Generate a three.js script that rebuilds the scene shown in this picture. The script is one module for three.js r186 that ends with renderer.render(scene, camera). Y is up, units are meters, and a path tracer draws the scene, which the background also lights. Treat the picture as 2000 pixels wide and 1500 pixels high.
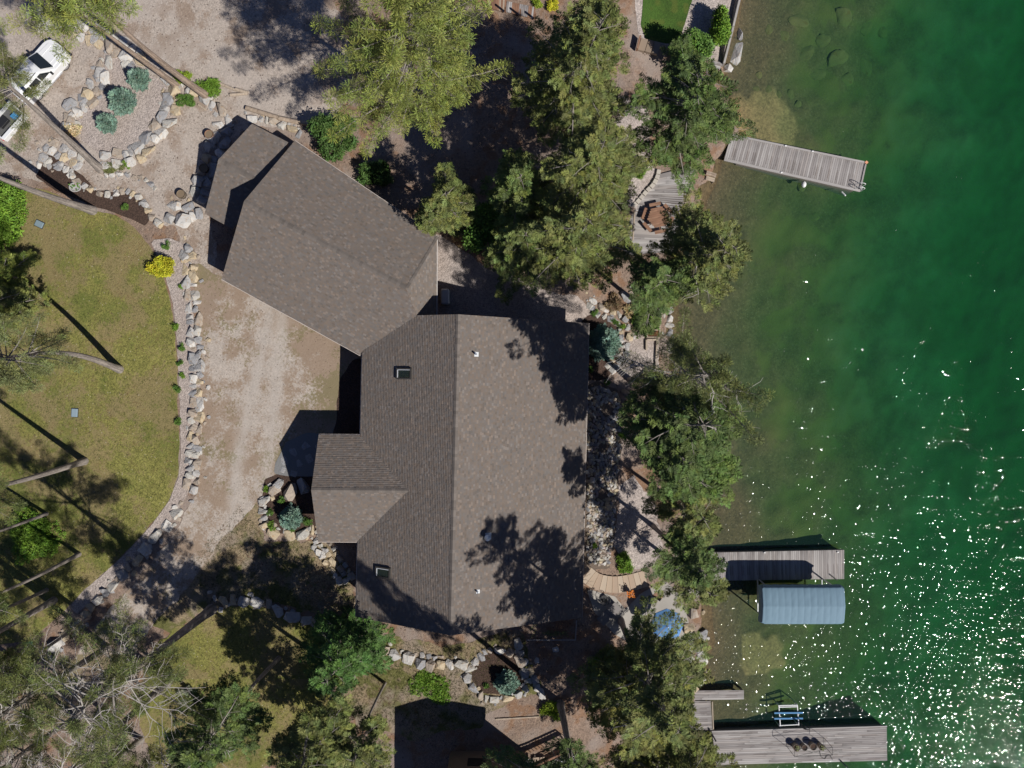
import * as THREE from 'three';
import { mergeGeometries } from 'three/addons/utils/BufferGeometryUtils.js';
import { ConvexGeometry } from 'three/addons/geometries/ConvexGeometry.js';
import { RoundedBoxGeometry } from 'three/addons/geometries/RoundedBoxGeometry.js';

// ---------------------------------------------------------------- camera, sky, sun, exposure
const EYE = 65, PPM = 24;                                    // drone 65 m up; 24 photo pixels per metre at yard level
const scene = new THREE.Scene();
const camera = new THREE.PerspectiveCamera(2 * Math.atan(750 / (PPM * EYE)) * 180 / Math.PI, 4 / 3, 1, 2000);
camera.position.set(0, EYE, 0); camera.up.set(0, 0, -1); camera.lookAt(0, 0, 0);
const renderer = new THREE.WebGLRenderer({ antialias: true });
renderer.toneMapping = THREE.LinearToneMapping; renderer.toneMappingExposure = 0.95;
renderer.shadowMap.enabled = true;
const SUN = new THREE.Vector3(0.79 * Math.cos(0.82), Math.sin(0.82), 0.613 * Math.cos(0.82)).normalize();
const skyTex = (() => {                                        // clear blue summer sky: pale at the horizon, deep overhead, a soft glow round the sun
  const w = 512, h = 256, d = new Float32Array(w * h * 4);
  for (let j = 0; j < h; j++) for (let i = 0; i < w; i++) { const el = ((j + 0.5) / h - 0.5) * Math.PI, az = ((i + 0.5) / w - 0.5) * 2 * Math.PI, y = Math.sin(el), x = Math.cos(el) * Math.cos(az), z = Math.cos(el) * Math.sin(az), up = Math.max(0, y), k = Math.exp(-3.2 * up), c = Math.max(0, x * SUN.x + y * SUN.y + z * SUN.z), g = 0.06 * Math.pow(c, 24) + 0.015 * Math.pow(c, 5), o = (j * w + i) * 4; d[o] = 0.02 + 0.11 * k + g; d[o + 1] = 0.045 + 0.125 * k + g; d[o + 2] = 0.135 + 0.14 * k + g * 0.95; d[o + 3] = 1; }
  const t = new THREE.DataTexture(d, w, h, THREE.RGBAFormat, THREE.FloatType); t.mapping = THREE.EquirectangularReflectionMapping; t.magFilter = THREE.LinearFilter; t.needsUpdate = true; return t;
})();
scene.background = skyTex; scene.environment = skyTex;
const sun = new THREE.DirectionalLight(new THREE.Color(1, 0.955, 0.89), 4.8);
sun.position.copy(SUN).multiplyScalar(150); sun.castShadow = true;
Object.assign(sun.shadow.camera, { left: -70, right: 70, top: 70, bottom: -70, near: 10, far: 320 });
sun.shadow.mapSize.set(4096, 4096); scene.add(sun, sun.target);

// ---------------------------------------------------------------- helpers
let seed0 = 1;
function rng(s) { let a = (s * 2654435761) >>> 0; return () => { a = (a + 0x6D2B79F5) >>> 0; let t = a; t = Math.imul(t ^ (t >>> 15), t | 1); t ^= t + Math.imul(t ^ (t >>> 7), t | 61); return ((t ^ (t >>> 14)) >>> 0) / 4294967296; }; }
const R = rng(77), rr = (a, b, f = R) => a + (b - a) * f();
const clamp = (x, a = 0, b = 1) => Math.min(b, Math.max(a, x)), mix = (a, b, t) => a + (b - a) * t;
const sstep = (a, b, x) => { const t = clamp((x - a) / (b - a)); return t * t * (3 - 2 * t); };
const hash = (i, j) => { let n = Math.imul(i, 374761393) + Math.imul(j, 668265263) | 0; n = Math.imul(n ^ (n >>> 13), 1274126177); return ((n ^ (n >>> 16)) >>> 0) / 4294967296; };
function noise(x, y) { const i = Math.floor(x), j = Math.floor(y), u = x - i, v = y - j, a = u * u * (3 - 2 * u), b = v * v * (3 - 2 * v); const p = hash(i, j), q = hash(i + 1, j), r = hash(i, j + 1), s = hash(i + 1, j + 1); return p + (q - p) * a + (r - p) * b + (p - q - r + s) * a * b; }
const fbm = (x, y, o = 4) => { let s = 0, a = 0.5, n = 0; { const q = x * 0.88 - y * 0.47; y = x * 0.47 + y * 0.88; x = q; } for (let k = 0; k < o; k++) { s += a * noise(x, y); n += a; const q = x * 1.62 - y * 1.23 + 17.1; y = x * 1.23 + y * 1.62 + 5.7; x = q; a *= 0.55; } return s / n; };
const V = (x, y, z) => new THREE.Vector3(x, y, z);
const W = (px, py, h = 0) => V((px - 1000) / PPM * (EYE - h) / EYE, h, (py - 750) / PPM * (EYE - h) / EYE);   // where the place seen at a photo point stands, given its height
const taken = new Map();
function numbered(n) { const k = taken.get(n) || 0; taken.set(n, k + 1); return k ? `${n}_${String(k).padStart(3, '0')}` : n; }
function shade(o) { o.castShadow = true; o.receiveShadow = true; return o; }
function tag(o, label, category, group) { o.userData.label = label; o.userData.category = category; if (group) o.userData.group = group; return o; }
function thing(name, label, category, group) { const o = new THREE.Group(); o.name = numbered(name); scene.add(o); return tag(o, label, category, group); }
function part(name, geo, mat, parent) { const m = shade(new THREE.Mesh(geo, mat)); m.name = name; parent.add(m); return m; }
function single(name, geo, mat, label, category, group) { const m = shade(new THREE.Mesh(geo, mat)); m.name = numbered(name); scene.add(m); return tag(m, label, category, group); }
function struct(name, geo, mat, label) { const m = shade(new THREE.Mesh(geo, mat)); m.name = numbered(name); m.userData.kind = 'structure'; if (label) tag(m, label, 'ground'); scene.add(m); return m; }
const C = (r, g, b) => new THREE.Color().setRGB(r, g, b);
const std = (c, rough = 0.9, o = {}) => new THREE.MeshStandardMaterial({ color: Array.isArray(c) ? C(...c) : c, roughness: rough, side: THREE.DoubleSide, ...o });
const LUT = new Uint8Array(4097); for (let i = 0; i <= 4096; i++) { const c = i / 4096; LUT[i] = Math.round(255 * (c <= 0.0031308 ? 12.92 * c : 1.055 * Math.pow(c, 1 / 2.4) - 0.055)); }
function dataTex(w, h, fn, srgb = true) {
  const d = new Uint8Array(w * h * 4), c = [0, 0, 0];
  for (let j = 0, k = 0; j < h; j++) for (let i = 0; i < w; i++, k += 4) { fn((i + 0.5) / w, (j + 0.5) / h, c); for (let q = 0; q < 3; q++) d[k + q] = srgb ? LUT[Math.round(clamp(c[q]) * 4096)] : clamp(c[q]) * 255; d[k + 3] = 255; }
  const t = new THREE.DataTexture(d, w, h); t.magFilter = THREE.LinearFilter; t.minFilter = THREE.LinearMipmapLinearFilter; t.generateMipmaps = true; t.wrapS = t.wrapT = THREE.RepeatWrapping; if (srgb) t.colorSpace = THREE.SRGBColorSpace; t.needsUpdate = true; return t;
}
function worldTex(w, h, x0, z0, sx, sz, fn) { const t = dataTex(w, h, (u, v, c) => fn(x0 + u * sx, z0 + v * sz, c)); t.userData = { x0, z0, sx, sz }; return t; }
const set = (c, r, g, b, k = 1) => { c[0] = r * k; c[1] = g * k; c[2] = b * k; };
const blend = (c, r, g, b, t) => { c[0] = mix(c[0], r, t); c[1] = mix(c[1], g, t); c[2] = mix(c[2], b, t); };

// ---------------------------------------------------------------- terrain: yard level 0, falling to the lake in the east
const LAKE = -2.6;
const shorePx = [[-400, 1500], [0, 1449], [100, 1428], [170, 1418], [215, 1446], [265, 1452], [320, 1410], [400, 1372], [480, 1345], [600, 1322], [700, 1318], [800, 1345], [900, 1378], [1000, 1388], [1060, 1372], [1130, 1372], [1200, 1382], [1280, 1388], [1340, 1372], [1420, 1360], [1500, 1366], [1900, 1380]];
const shore = shorePx.map(([py, px]) => { const p = W(px, py, LAKE); return [p.z, p.x]; });
function shoreX(z) { if (z <= shore[0][0]) return shore[0][1]; for (let i = 1; i < shore.length; i++) if (z < shore[i][0]) { const a = shore[i - 1], b = shore[i]; return mix(a[1], b[1], sstep(0, 1, (z - a[0]) / (b[0] - a[0]))); } return shore[shore.length - 1][1]; }
const cribs = [[1488, 238, 2.6, 0.55], [1486, 1274, 1.75, 0.5]].map(([x, y, r, d]) => { const p = W(x, y, LAKE - 0.4); return [p.x, p.z, r, d]; });
function height(x, z) {
  const s = shoreX(z) - x + (noise(x * 0.6 + 40, z * 0.6) - 0.5) * 0.7;
  const n = (noise(x * 0.5, z * 0.5) - 0.5) * 0.1 + (noise(x * 1.7 + 9, z * 1.7) - 0.5) * 0.05;
  if (s > 0) return LAKE + 2.6 * (0.28 * sstep(0, 1.3, s) + 0.12 * sstep(1, 4, s) + 0.6 * sstep(4, 12.5, s)) + n * sstep(0, 2, s) * (1 - 0.5 * sstep(20, 30, s));
  const d = -s; let dep = 0.14 * Math.min(d, 2) + 0.115 * clamp(d - 2, 0, 8) + 0.19 * clamp(d - 10, 0, 17) + 0.03 * Math.max(0, d - 27);
  dep = Math.min(dep, 5.4) + (fbm(x * 0.35, z * 0.35, 3) - 0.5) * 0.9 * sstep(0, 5, d);
  let y = LAKE - Math.max(dep, 0.16 * Math.min(d, 1.5));
  for (const [cx, cz, r, top] of cribs) { const q = Math.max(Math.abs(x - cx) * 0.95, Math.abs(z - cz) * 1.1) * 0.6 + Math.hypot(x - cx, z - cz) * 0.4 + (noise(x * 1.3, z * 1.3) - 0.5) * 1.2; y = Math.max(y, mix(LAKE - top, y, sstep(r * 0.8, r * 1.35, q))); }
  return y;
}
function G(px, py, up = 0) { let h = 0, p; for (let k = 0; k < 12; k++) { p = W(px, py, h + up); h = mix(h, height(p.x, p.z), 0.8); } p.y = height(p.x, p.z); return p; }
const line = (a, b, n) => Array.from({ length: n }, (_, i) => a + (b - a) * i / n);
const gx = [-320, -200, -120, -80, -64, -56, ...line(-52, 52, 400), 52, 58, 70, 100, 160, 240, 340], gz = [-320, -200, -120, -70, -52, ...line(-44, 44, 338), 44, 52, 70, 120, 200, 320];
const NX = gx.length, NZ = gz.length, gy = new Float32Array(NX * NZ);
for (let j = 0; j < NZ; j++) for (let i = 0; i < NX; i++) gy[j * NX + i] = height(gx[i], gz[j]);
const gn = new Float32Array(NX * NZ * 3);
for (let j = 0; j < NZ; j++) for (let i = 0; i < NX; i++) { const a = Math.max(0, i - 1), b = Math.min(NX - 1, i + 1), c = Math.max(0, j - 1), d = Math.min(NZ - 1, j + 1); const n = V(-(gy[j * NX + b] - gy[j * NX + a]) / (gx[b] - gx[a]), 1, -(gy[d * NX + i] - gy[c * NX + i]) / (gz[d] - gz[c])).normalize(); gn.set([n.x, n.y, n.z], (j * NX + i) * 3); }
function polyDist(poly, x, z) {
  let d = 1e9, inside = false;
  for (let i = 0, j = poly.length - 1; i < poly.length; j = i++) { const [ax, az] = poly[j], [bx, bz] = poly[i], ex = bx - ax, ez = bz - az, t = clamp(((x - ax) * ex + (z - az) * ez) / (ex * ex + ez * ez)), qx = x - ax - t * ex, qz = z - az - t * ez; d = Math.min(d, qx * qx + qz * qz); if ((az > z) !== (bz > z) && x < ax + (z - az) / (bz - az) * ex) inside = !inside; }
  return Math.sqrt(d) * (inside ? -1 : 1);
}
const ground2 = (pts) => pts.map(([x, y]) => { const p = G(x, y); return [p.x, p.z]; });
function sheet(sdf, box, lift, tex) {                            // the part of the terrain where sdf < 0, as its own sheet, lift metres above the sheet below
  const pos = [], nor = [], uv = [], u = tex?.userData, put = (v) => { pos.push(v[0], v[1] + lift, v[2]); nor.push(v[3], v[4], v[5]); uv.push(u?.sx ? (v[0] - u.x0) / u.sx : v[0], u?.sx ? (v[2] - u.z0) / u.sz : v[2]); };
  const cache = new Map(), val = (i, j) => { if (!sdf) return -1; const k = j * NX + i; let v = cache.get(k); if (v === undefined) cache.set(k, v = sdf(gx[i], gz[j])); return v; };
  const vert = (i, j) => { const k = j * NX + i; return [gx[i], gy[k], gz[j], gn[3 * k], gn[3 * k + 1], gn[3 * k + 2], val(i, j)]; };
  for (let j = 0; j < NZ - 1; j++) { if (box && (gz[j + 1] < box[1] || gz[j] > box[3])) continue; for (let i = 0; i < NX - 1; i++) {
    if (box && (gx[i + 1] < box[0] || gx[i] > box[2])) continue;
    const a = vert(i, j), b = vert(i + 1, j), c = vert(i, j + 1), d = vert(i + 1, j + 1);
    for (const tri of [[a, c, b], [b, c, d]]) {
      if (tri.every((v) => v[6] < 0)) { tri.forEach(put); continue; } if (tri.every((v) => v[6] >= 0)) continue;
      const out = []; for (let k = 0; k < 3; k++) { const p = tri[k], q = tri[(k + 1) % 3]; if (p[6] < 0) out.push(p); if ((p[6] < 0) !== (q[6] < 0)) { const t = p[6] / (p[6] - q[6]); out.push(p.map((w, m) => mix(w, q[m], t))); } }
      for (let k = 1; k + 1 < out.length; k++) { put(out[0]); put(out[k]); put(out[k + 1]); }
    }
  } }
  const g = new THREE.BufferGeometry(); g.setAttribute('position', new THREE.Float32BufferAttribute(pos, 3)); g.setAttribute('normal', new THREE.Float32BufferAttribute(nor, 3)); g.setAttribute('uv', new THREE.Float32BufferAttribute(uv, 2)); return g;
}
function zone(name, px, lift, mat, rag = 0.12) {
  const poly = ground2(px), xs = poly.map((p) => p[0]), zs = poly.map((p) => p[1]), box = [Math.min(...xs) - 1, Math.min(...zs) - 1, Math.max(...xs) + 1, Math.max(...zs) + 1];
  const f = (x, z) => polyDist(poly, x, z) + (noise(x * 2.1, z * 2.1) - 0.5) * 2 * rag + (noise(x * 0.7 + 3, z * 0.7) - 0.5) * 2 * rag;
  const m = struct(name, sheet(f, box, lift, mat.map), mat); m.userData.poly = undefined; return { mesh: m, poly, f, box };
}
// grain shared by the ground sheets (uv of these is in metres, so one tile is given its size by repeat)
const speck = (x, z, f) => hash(Math.floor(x * f), Math.floor(z * f));
const bumpGrain = dataTex(512, 512, (u, v, c) => { const n = 0.5 * noise(u * 170, v * 170) + 0.3 * noise(u * 85 + 3, v * 85) + 0.2 * noise(u * 255, v * 255 + 7); set(c, n, n, n); }, false); bumpGrain.repeat.set(0.12, 0.12);
const grain = (x, z, k) => 1 + k * (noise(x * 11, z * 11) + noise(x * 23 + 3, z * 23) - 1);

// ---------------------------------------------------------------- ground materials (colour, patches, litter: no light in them)
const texLitter = worldTex(2048, 2048, -52, -44, 104, 88, (x, z, c) => {
  const a = fbm(x * 0.35, z * 0.35, 4), b = fbm(x * 1.3 + 30, z * 1.3, 3);
  set(c, 0.25, 0.18, 0.138, grain(x, z, 0.5) * (0.8 + 0.4 * b)); blend(c, 0.22, 0.12, 0.065, sstep(0.48, 0.7, b) * 0.75); blend(c, 0.3, 0.25, 0.22, sstep(0.45, 0.65, a) * 0.7);
  if (speck(x, z, 21) > 0.985) blend(c, 0.42, 0.34, 0.24, 0.7); if (speck(x + 5, z, 13) > 0.988) blend(c, 0.06, 0.04, 0.03, 0.8);
});
const texGravel = worldTex(1536, 1536, -48, -36, 36, 36, (x, z, c) => {
  const a = fbm(x * 0.25 + 9, z * 0.25, 4), b = fbm(x * 0.9, z * 0.9 + 50, 4);
  set(c, 0.395, 0.338, 0.292, grain(x, z, 0.42) * (0.88 + 0.24 * a)); blend(c, 0.225, 0.15, 0.1, sstep(0.46, 0.68, b + (noise(x * 8, z * 8) + noise(x * 17, z * 17) - 1) * 0.12) * 0.6); blend(c, 0.42, 0.37, 0.33, sstep(0.5, 0.75, a) * 0.5);
  if (speck(x, z, 18) > 0.985) blend(c, 0.55, 0.5, 0.45, 0.6); if (speck(x + 3, z, 12) > 0.986) blend(c, 0.08, 0.055, 0.04, 0.75);
});
const texDrive = worldTex(1536, 1536, -36, -14, 36, 36, (x, z, c) => {
  const a = fbm(x * 0.4 + 7, z * 0.36, 5), b = fbm(x * 0.8 + 50, z * 0.8, 4), w = fbm(x * 2.4, z * 1.1, 3);
  set(c, 0.425, 0.372, 0.325, grain(x, z, 0.3) * (0.93 + 0.14 * w));
  const p1 = W(490, 720), edge = clamp((Math.hypot((x - p1.x) / 5.2, (z - p1.z) / 9) - 0.55) * 1.3) * (1 - 0.85 * sstep(5, 11, z - p1.z)), track = Math.exp(-Math.pow((x + 21.2 + 0.12 * (z - 2) + 0.6 * Math.sin(z * 0.2)) / 0.5, 2)) + Math.exp(-Math.pow((x + 19.4 + 0.1 * (z - 2)) / 0.5, 2));
  const fine = (noise(x * 7, z * 7) + noise(x * 16 + 4, z * 16) - 1) * 0.16; blend(c, 0.25, 0.17, 0.11, sstep(0.36, 0.62, b * 0.6 + a * 0.3 + edge * 0.33 + fine) * 0.75 * (1 - 0.6 * clamp(track))); blend(c, 0.17, 0.155, 0.065, sstep(0.5, 0.68, fbm(x * 0.6 + 11, z * 0.6, 4) * 0.8 + edge * 0.16 + fine * 1.4) * 0.6); blend(c, 0.44, 0.4, 0.365, clamp(track) * 0.45 * w * 1.4);
  if (speck(x, z, 16) > 0.99) blend(c, 0.09, 0.06, 0.045, 0.7);
});
const texLawn = worldTex(2048, 1536, -46, -20, 46, 44, (x, z, c) => {
  const a = fbm(x * 0.22 + 3, z * 0.22, 4), fi = (noise(x * 6, z * 6) + noise(x * 13 + 2, z * 13) - 1) * 0.14, b = fbm(x * 0.6 + 20, z * 0.6, 5) + fi, d = fbm(x * 2.2, z * 2.2 + 9, 4) + fi;
  set(c, 0.215, 0.205, 0.055, grain(x, z, 0.6) * (0.75 + 0.5 * d)); blend(c, 0.105, 0.13, 0.024, sstep(0.42, 0.62, a * 0.6 + d * 0.4) * 0.75); blend(c, 0.26, 0.195, 0.1, sstep(0.42, 0.62, b * 0.6 + a * 0.2 + d * 0.22) * 0.72);
  if (speck(x, z, 15) > 0.9965) blend(c, 0.5, 0.44, 0.34, 0.7); if (speck(x, z + 4, 10) > 0.993) blend(c, 0.05, 0.035, 0.02, 0.6);
});
const texDry = worldTex(1536, 1024, -30, 6, 38, 26, (x, z, c) => {
  const b = fbm(x * 0.6 + 70, z * 0.6, 4), d = fbm(x * 2.2, z * 2.2 + 9, 3);
  set(c, 0.26, 0.2, 0.125, grain(x, z, 0.6) * (0.75 + 0.5 * d)); blend(c, 0.1, 0.11, 0.022, sstep(0.42, 0.6, b * 0.6 + d * 0.4) * 0.85); blend(c, 0.29, 0.235, 0.19, sstep(0.5, 0.7, fbm(x * 0.5, z * 0.5 + 33, 3)) * 0.7);
  if (speck(x, z, 15) > 0.99) blend(c, 0.4, 0.33, 0.22, 0.6);
});
const tileTex = (n, m, fn) => { const t = dataTex(n, n, (u, v, c) => fn(u * m, v * m, c, m)); t.repeat.set(1 / m, 1 / m); return t; };
const wrapN = (x, z, f, m) => { const q = Math.round(m * f), i = Math.floor(x * f), j = Math.floor(z * f), u = x * f - i, v = z * f - j, h = (a, b) => hash(((a % q) + q) % q, ((b % q) + q) % q + 911), s = u * u * (3 - 2 * u), t = v * v * (3 - 2 * v); return mix(mix(h(i, j), h(i + 1, j), s), mix(h(i, j + 1), h(i + 1, j + 1), s), t); };
const texPea = tileTex(1024, 16, (x, z, c, m) => { const a = wrapN(x, z, 13, m), b = wrapN(x, z, 25, m), l = wrapN(x, z, 0.5, m); set(c, 0.43, 0.375, 0.345, 0.45 + 0.7 * a + 0.45 * b - 0.06); if (wrapN(x + 3, z, 17, m) > 0.8) blend(c, 0.2, 0.18, 0.18, 0.6); blend(c, 0.34, 0.26, 0.21, l * 0.4); });
const texMulch = tileTex(512, 8, (x, z, c, m) => { const a = wrapN(x, z, 14, m), b = wrapN(x, z, 30, m); set(c, 0.062, 0.038, 0.028, 0.35 + 0.8 * a + 0.6 * b); });
const texBed = worldTex(2048, 2048, 8, -46, 60, 92, (x, z, c) => {
  const d = x - shoreX(z), a = fbm(x * 0.5, z * 0.5, 4), b = fbm(x * 1.8 + 8, z * 1.8, 3), stones = noise(x * 6, z * 6) + noise(x * 11, z * 11);
  set(c, 0.11, 0.08, 0.04, 0.4 + 0.62 * stones * 0.75 + 0.25 * b); if (speck(x, z, 12) > 0.975) blend(c, 0.25, 0.2, 0.13, 0.45);
  blend(c, 0.13, 0.125, 0.034, (0.35 + 0.65 * sstep(0.4, 0.62, a)) * sstep(2.5, 8, d) * 0.85);
  const silt = sstep(11, 30, d + (a - 0.5) * 8); blend(c, 0.25, 0.265, 0.25, silt * (0.75 + 0.25 * b)); blend(c, 0.11, 0.105, 0.035, (1 - sstep(20, 30, d)) * sstep(0.55, 0.7, fbm(x * 0.3 + 80, z * 0.3, 3)) * silt * 0.6);
  for (const [cx, cz, r] of cribs) { const q = Math.max(Math.abs(x - cx) * 0.95, Math.abs(z - cz) * 1.1) * 0.6 + Math.hypot(x - cx, z - cz) * 0.4 + (noise(x * 1.3, z * 1.3) - 0.5) * 1.2, st = 0.4 + 0.35 * stones; blend(c, 0.34 * st, 0.245 * st, 0.11 * st, (1 - sstep(r * 0.85, r * 1.15, q)) * 0.95); }
});
const gmat = (map, bump = 0.03) => new THREE.MeshStandardMaterial({ map, roughness: 1, bumpMap: bumpGrain, bumpScale: bump, side: THREE.DoubleSide });
const mLitter = gmat(texLitter, 0.05), mGravel = gmat(texGravel), mDrive = gmat(texDrive, 0.015), mLawn = gmat(texLawn, 0.05), mDry = gmat(texDry, 0.05), mPea = gmat(texPea, 0.06), mMulch = gmat(texMulch, 0.06), mBed = gmat(texBed, 0.04);
for (const m of [mLitter, mGravel, mDrive, mLawn, mDry, mBed]) { const t = bumpGrain.clone(), u = m.map.userData; t.repeat.set(u.sx * 0.12, u.sz * 0.12); t.needsUpdate = true; m.bumpMap = t; }
const mConcrete = std([0.36, 0.335, 0.3], 0.85, { bumpMap: bumpGrain, bumpScale: 0.01 });

struct('ground', sheet(null, null, 0, texLitter), mLitter);
struct('lake_bed', sheet((x, z) => shoreX(z) - x - 0.7 + (noise(x * 1.6, z * 1.6) - 0.5) * 1.2, [5, -400, 400, 400], 0.008, texBed), mBed);

// ---------------------------------------------------------------- lake water: a tinted body and a rippled skin
{
  const body = new THREE.BoxGeometry(330, 30, 640); body.translate(172, LAKE - 0.02 - 15, 0);
  const mWater = new THREE.MeshPhysicalMaterial({ color: C(0.07, 0.2, 0.15), roughness: 1, specularIntensity: 0, transparent: true, opacity: 0.075, transmission: 0.001, thickness: 1, attenuationColor: C(0.665, 0.876, 0.757), attenuationDistance: 1, ior: 1.33 });
  const b = new THREE.Mesh(body, mWater); b.name = 'lake_water'; b.userData.kind = 'structure'; b.receiveShadow = true; scene.add(b);
  const N = 2048, T = 20, wav = [], f = rng(5);
  for (let k = 0; k < 60; k++) { const n = Math.round(rr(14, 104, f)), th = 0.55 + (f() - 0.5) * 2.6, kx = Math.round(n * Math.cos(th)), kz = Math.round(n * Math.sin(th)), kk = Math.hypot(kx, kz) || 1; wav.push([kx, kz, f() * 6.283, 1 / kk * rr(0.5, 1, f)]); }
  const rms = Math.sqrt(wav.reduce((s, w) => s + Math.pow(w[3] * Math.hypot(w[0], w[1]), 2), 0) / 2) * 2 * Math.PI / T, SL = 0.128;
  // slopes of the ripples, written as a normal map
  const cs = wav.map(([kx, kz, p, a]) => [kx * 2 * Math.PI, kz * 2 * Math.PI, p, a * kx * 2 * Math.PI / T * SL / rms, a * kz * 2 * Math.PI / T * SL / rms]);
  const M = 2048, tabs = cs.map(([ax, az, p, sx, sz]) => { const A = new Float32Array(M), B = new Float32Array(M), Cc = new Float32Array(M), D = new Float32Array(M); for (let i = 0; i < M; i++) { const u = (i + 0.5) / M; A[i] = Math.cos(ax * u + p); B[i] = Math.sin(ax * u + p); Cc[i] = Math.cos(az * u); D[i] = Math.sin(az * u); } return [A, B, Cc, D, sx, sz]; });
  const dn = new Uint8Array(M * M * 4);
  for (let j = 0; j < M; j++) for (let i = 0; i < M; i++) { let x = 0, z = 0; for (const [A, B, Cc, D, sx, sz] of tabs) { const w = A[i] * Cc[j] - B[i] * D[j]; x += w * sx; z += w * sz; } const gu = 0.62 + 0.85 * wrapN(i / M, j / M, 9, 1) * (0.5 + wrapN(i / M + 0.3, j / M, 27, 1)); x *= gu; z *= gu; const q = 1 / Math.sqrt(1 + x * x + z * z), k = (j * M + i) * 4; dn[k] = 127.5 + 127.5 * -x * q; dn[k + 1] = 127.5 + 127.5 * -z * q; dn[k + 2] = 127.5 + 127.5 * q; dn[k + 3] = 255; }
  const tn = new THREE.DataTexture(dn, M, M); tn.magFilter = THREE.LinearFilter; tn.wrapS = tn.wrapT = THREE.RepeatWrapping; tn.needsUpdate = true;
  const skin = new THREE.PlaneGeometry(330, 640, 1, 1); skin.rotateX(-Math.PI / 2); skin.translate(172, LAKE, 0);
  const sp = skin.attributes.position, su = skin.attributes.uv; for (let i = 0; i < sp.count; i++) su.setXY(i, sp.getX(i) / T, -sp.getZ(i) / T);
  const mSkin = new THREE.MeshPhysicalMaterial({ color: 0xffffff, roughness: 0.034, transmission: 1, thickness: 0, ior: 1.33, normalMap: tn, side: THREE.DoubleSide });
  const s = new THREE.Mesh(skin, mSkin); s.name = 'lake_surface'; s.userData.kind = 'structure'; scene.add(s);
}

// ---------------------------------------------------------------- ground sheets
const up1 = 0.012, up2 = 0.024, up3 = 0.036, up4 = 0.048;
zone('gravel_yard', [[-400, -300], [620, -300], [650, 0], [690, 100], [690, 190], [640, 235], [560, 250], [470, 250], [430, 330], [405, 420], [440, 560], [395, 560], [375, 500], [335, 445], [300, 440], [255, 372], [190, 400], [100, 360], [0, 335], [-400, 260]], up1, mGravel, 0.25);
zone('driveway', [[392, 515], [440, 545], [720, 700], [720, 860], [600, 870], [560, 925], [500, 985], [462, 1020], [410, 1090], [340, 1175], [280, 1245], [215, 1330], [120, 1420], [40, 1480], [-40, 1440], [100, 1330], [160, 1262], [225, 1180], [300, 1095], [355, 1020], [384, 960], [390, 880], [388, 800], [390, 700], [384, 600], [376, 530]], up2, mDrive, 0.16);
zone('lawn', [[-400, 340], [0, 352], [90, 372], [182, 412], [225, 420], [262, 442], [292, 478], [316, 525], [334, 590], [342, 650], [346, 720], [348, 800], [351, 870], [347, 930], [330, 978], [305, 1012], [272, 1052], [235, 1090], [200, 1122], [160, 1158], [130, 1190], [60, 1250], [-400, 1320]], up3, mLawn, 0.06);
zone('lawn', [[300, 1262], [345, 1225], [400, 1200], [480, 1178], [560, 1196], [640, 1225], [660, 1300], [640, 1400], [560, 1480], [420, 1540], [300, 1500], [270, 1400]], up3, mLawn, 0.2);
zone('dry_grass', [[330, 1150], [390, 1030], [450, 980], [505, 975], [520, 1050], [640, 1062], [680, 1110], [700, 1200], [720, 1240], [880, 1262], [1010, 1225], [1035, 1290], [1060, 1350], [960, 1390], [940, 1420], [800, 1440], [700, 1420], [640, 1300], [640, 1200], [560, 1185], [470, 1165], [400, 1200], [330, 1240], [290, 1220]], up1 + 0.005, mDry, 0.25);
zone('gravel_bed', [[205, 100], [245, 120], [300, 150], [345, 185], [338, 225], [302, 262], [262, 300], [215, 318], [160, 275], [152, 235], [185, 190], [200, 150]], up3, mPea, 0.08);
zone('gravel_bed', [[294, 470], [330, 465], [368, 480], [372, 560], [384, 650], [392, 740], [388, 850], [384, 935], [352, 990], [318, 1040], [270, 1085], [225, 1130], [190, 1165], [150, 1200], [135, 1185], [165, 1152], [205, 1118], [240, 1085], [277, 1047], [308, 1010], [332, 976], [350, 930], [354, 870], [351, 800], [349, 720], [345, 650], [337, 590], [319, 525]], up4, mPea, 0.04);
zone('mulch_bed', [[95, 300], [130, 325], [165, 345], [190, 372], [250, 378], [275, 390], [296, 425], [284, 442], [255, 428], [215, 412], [180, 402], [110, 372], [70, 345]], up3 + 0.014, mMulch, 0.06);
zone('gravel_bed', [[845, 455], [900, 480], [980, 540], [1060, 560], [1130, 580], [1165, 620], [1160, 660], [840, 650]], up1, mPea, 0.2);
zone('mulch_bed', [[1120, 640], [1150, 618], [1170, 615], [1215, 645], [1222, 690], [1200, 715], [1185, 740], [1130, 745]], up2, mMulch, 0.1);
zone('mulch_bed', [[1110, 760], [1165, 745], [1205, 762], [1218, 790], [1214, 860], [1207, 950], [1200, 1040], [1190, 1112], [1110, 1112]], up1, std([0.15, 0.115, 0.09], 1, { bumpMap: bumpGrain, bumpScale: 0.05 }), 0.1);
zone('gravel_bed', [[1222, 655], [1290, 650], [1286, 736], [1220, 742], [1208, 700]], up1, mPea, 0.12);
zone('gravel_bed', [[1208, 950], [1240, 930], [1290, 1010], [1290, 1105], [1215, 1115], [1200, 1060]], up1, mPea, 0.2);
zone('gravel_bed', [[1210, 190], [1262, 205], [1275, 330], [1300, 345], [1245, 410], [1195, 395], [1190, 300]], up1, mPea, 0.2);
zone('mulch_bed', [[925, 1290], [960, 1272], [1005, 1272], [1020, 1300], [1030, 1330], [1020, 1350], [985, 1358], [940, 1352], [920, 1325]], up3, mMulch, 0.05);
zone('mulch_bed', [[518, 935], [560, 918], [625, 915], [640, 1040], [600, 1045], [530, 1040], [510, 1000]], up3, mMulch, 0.06);
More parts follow.
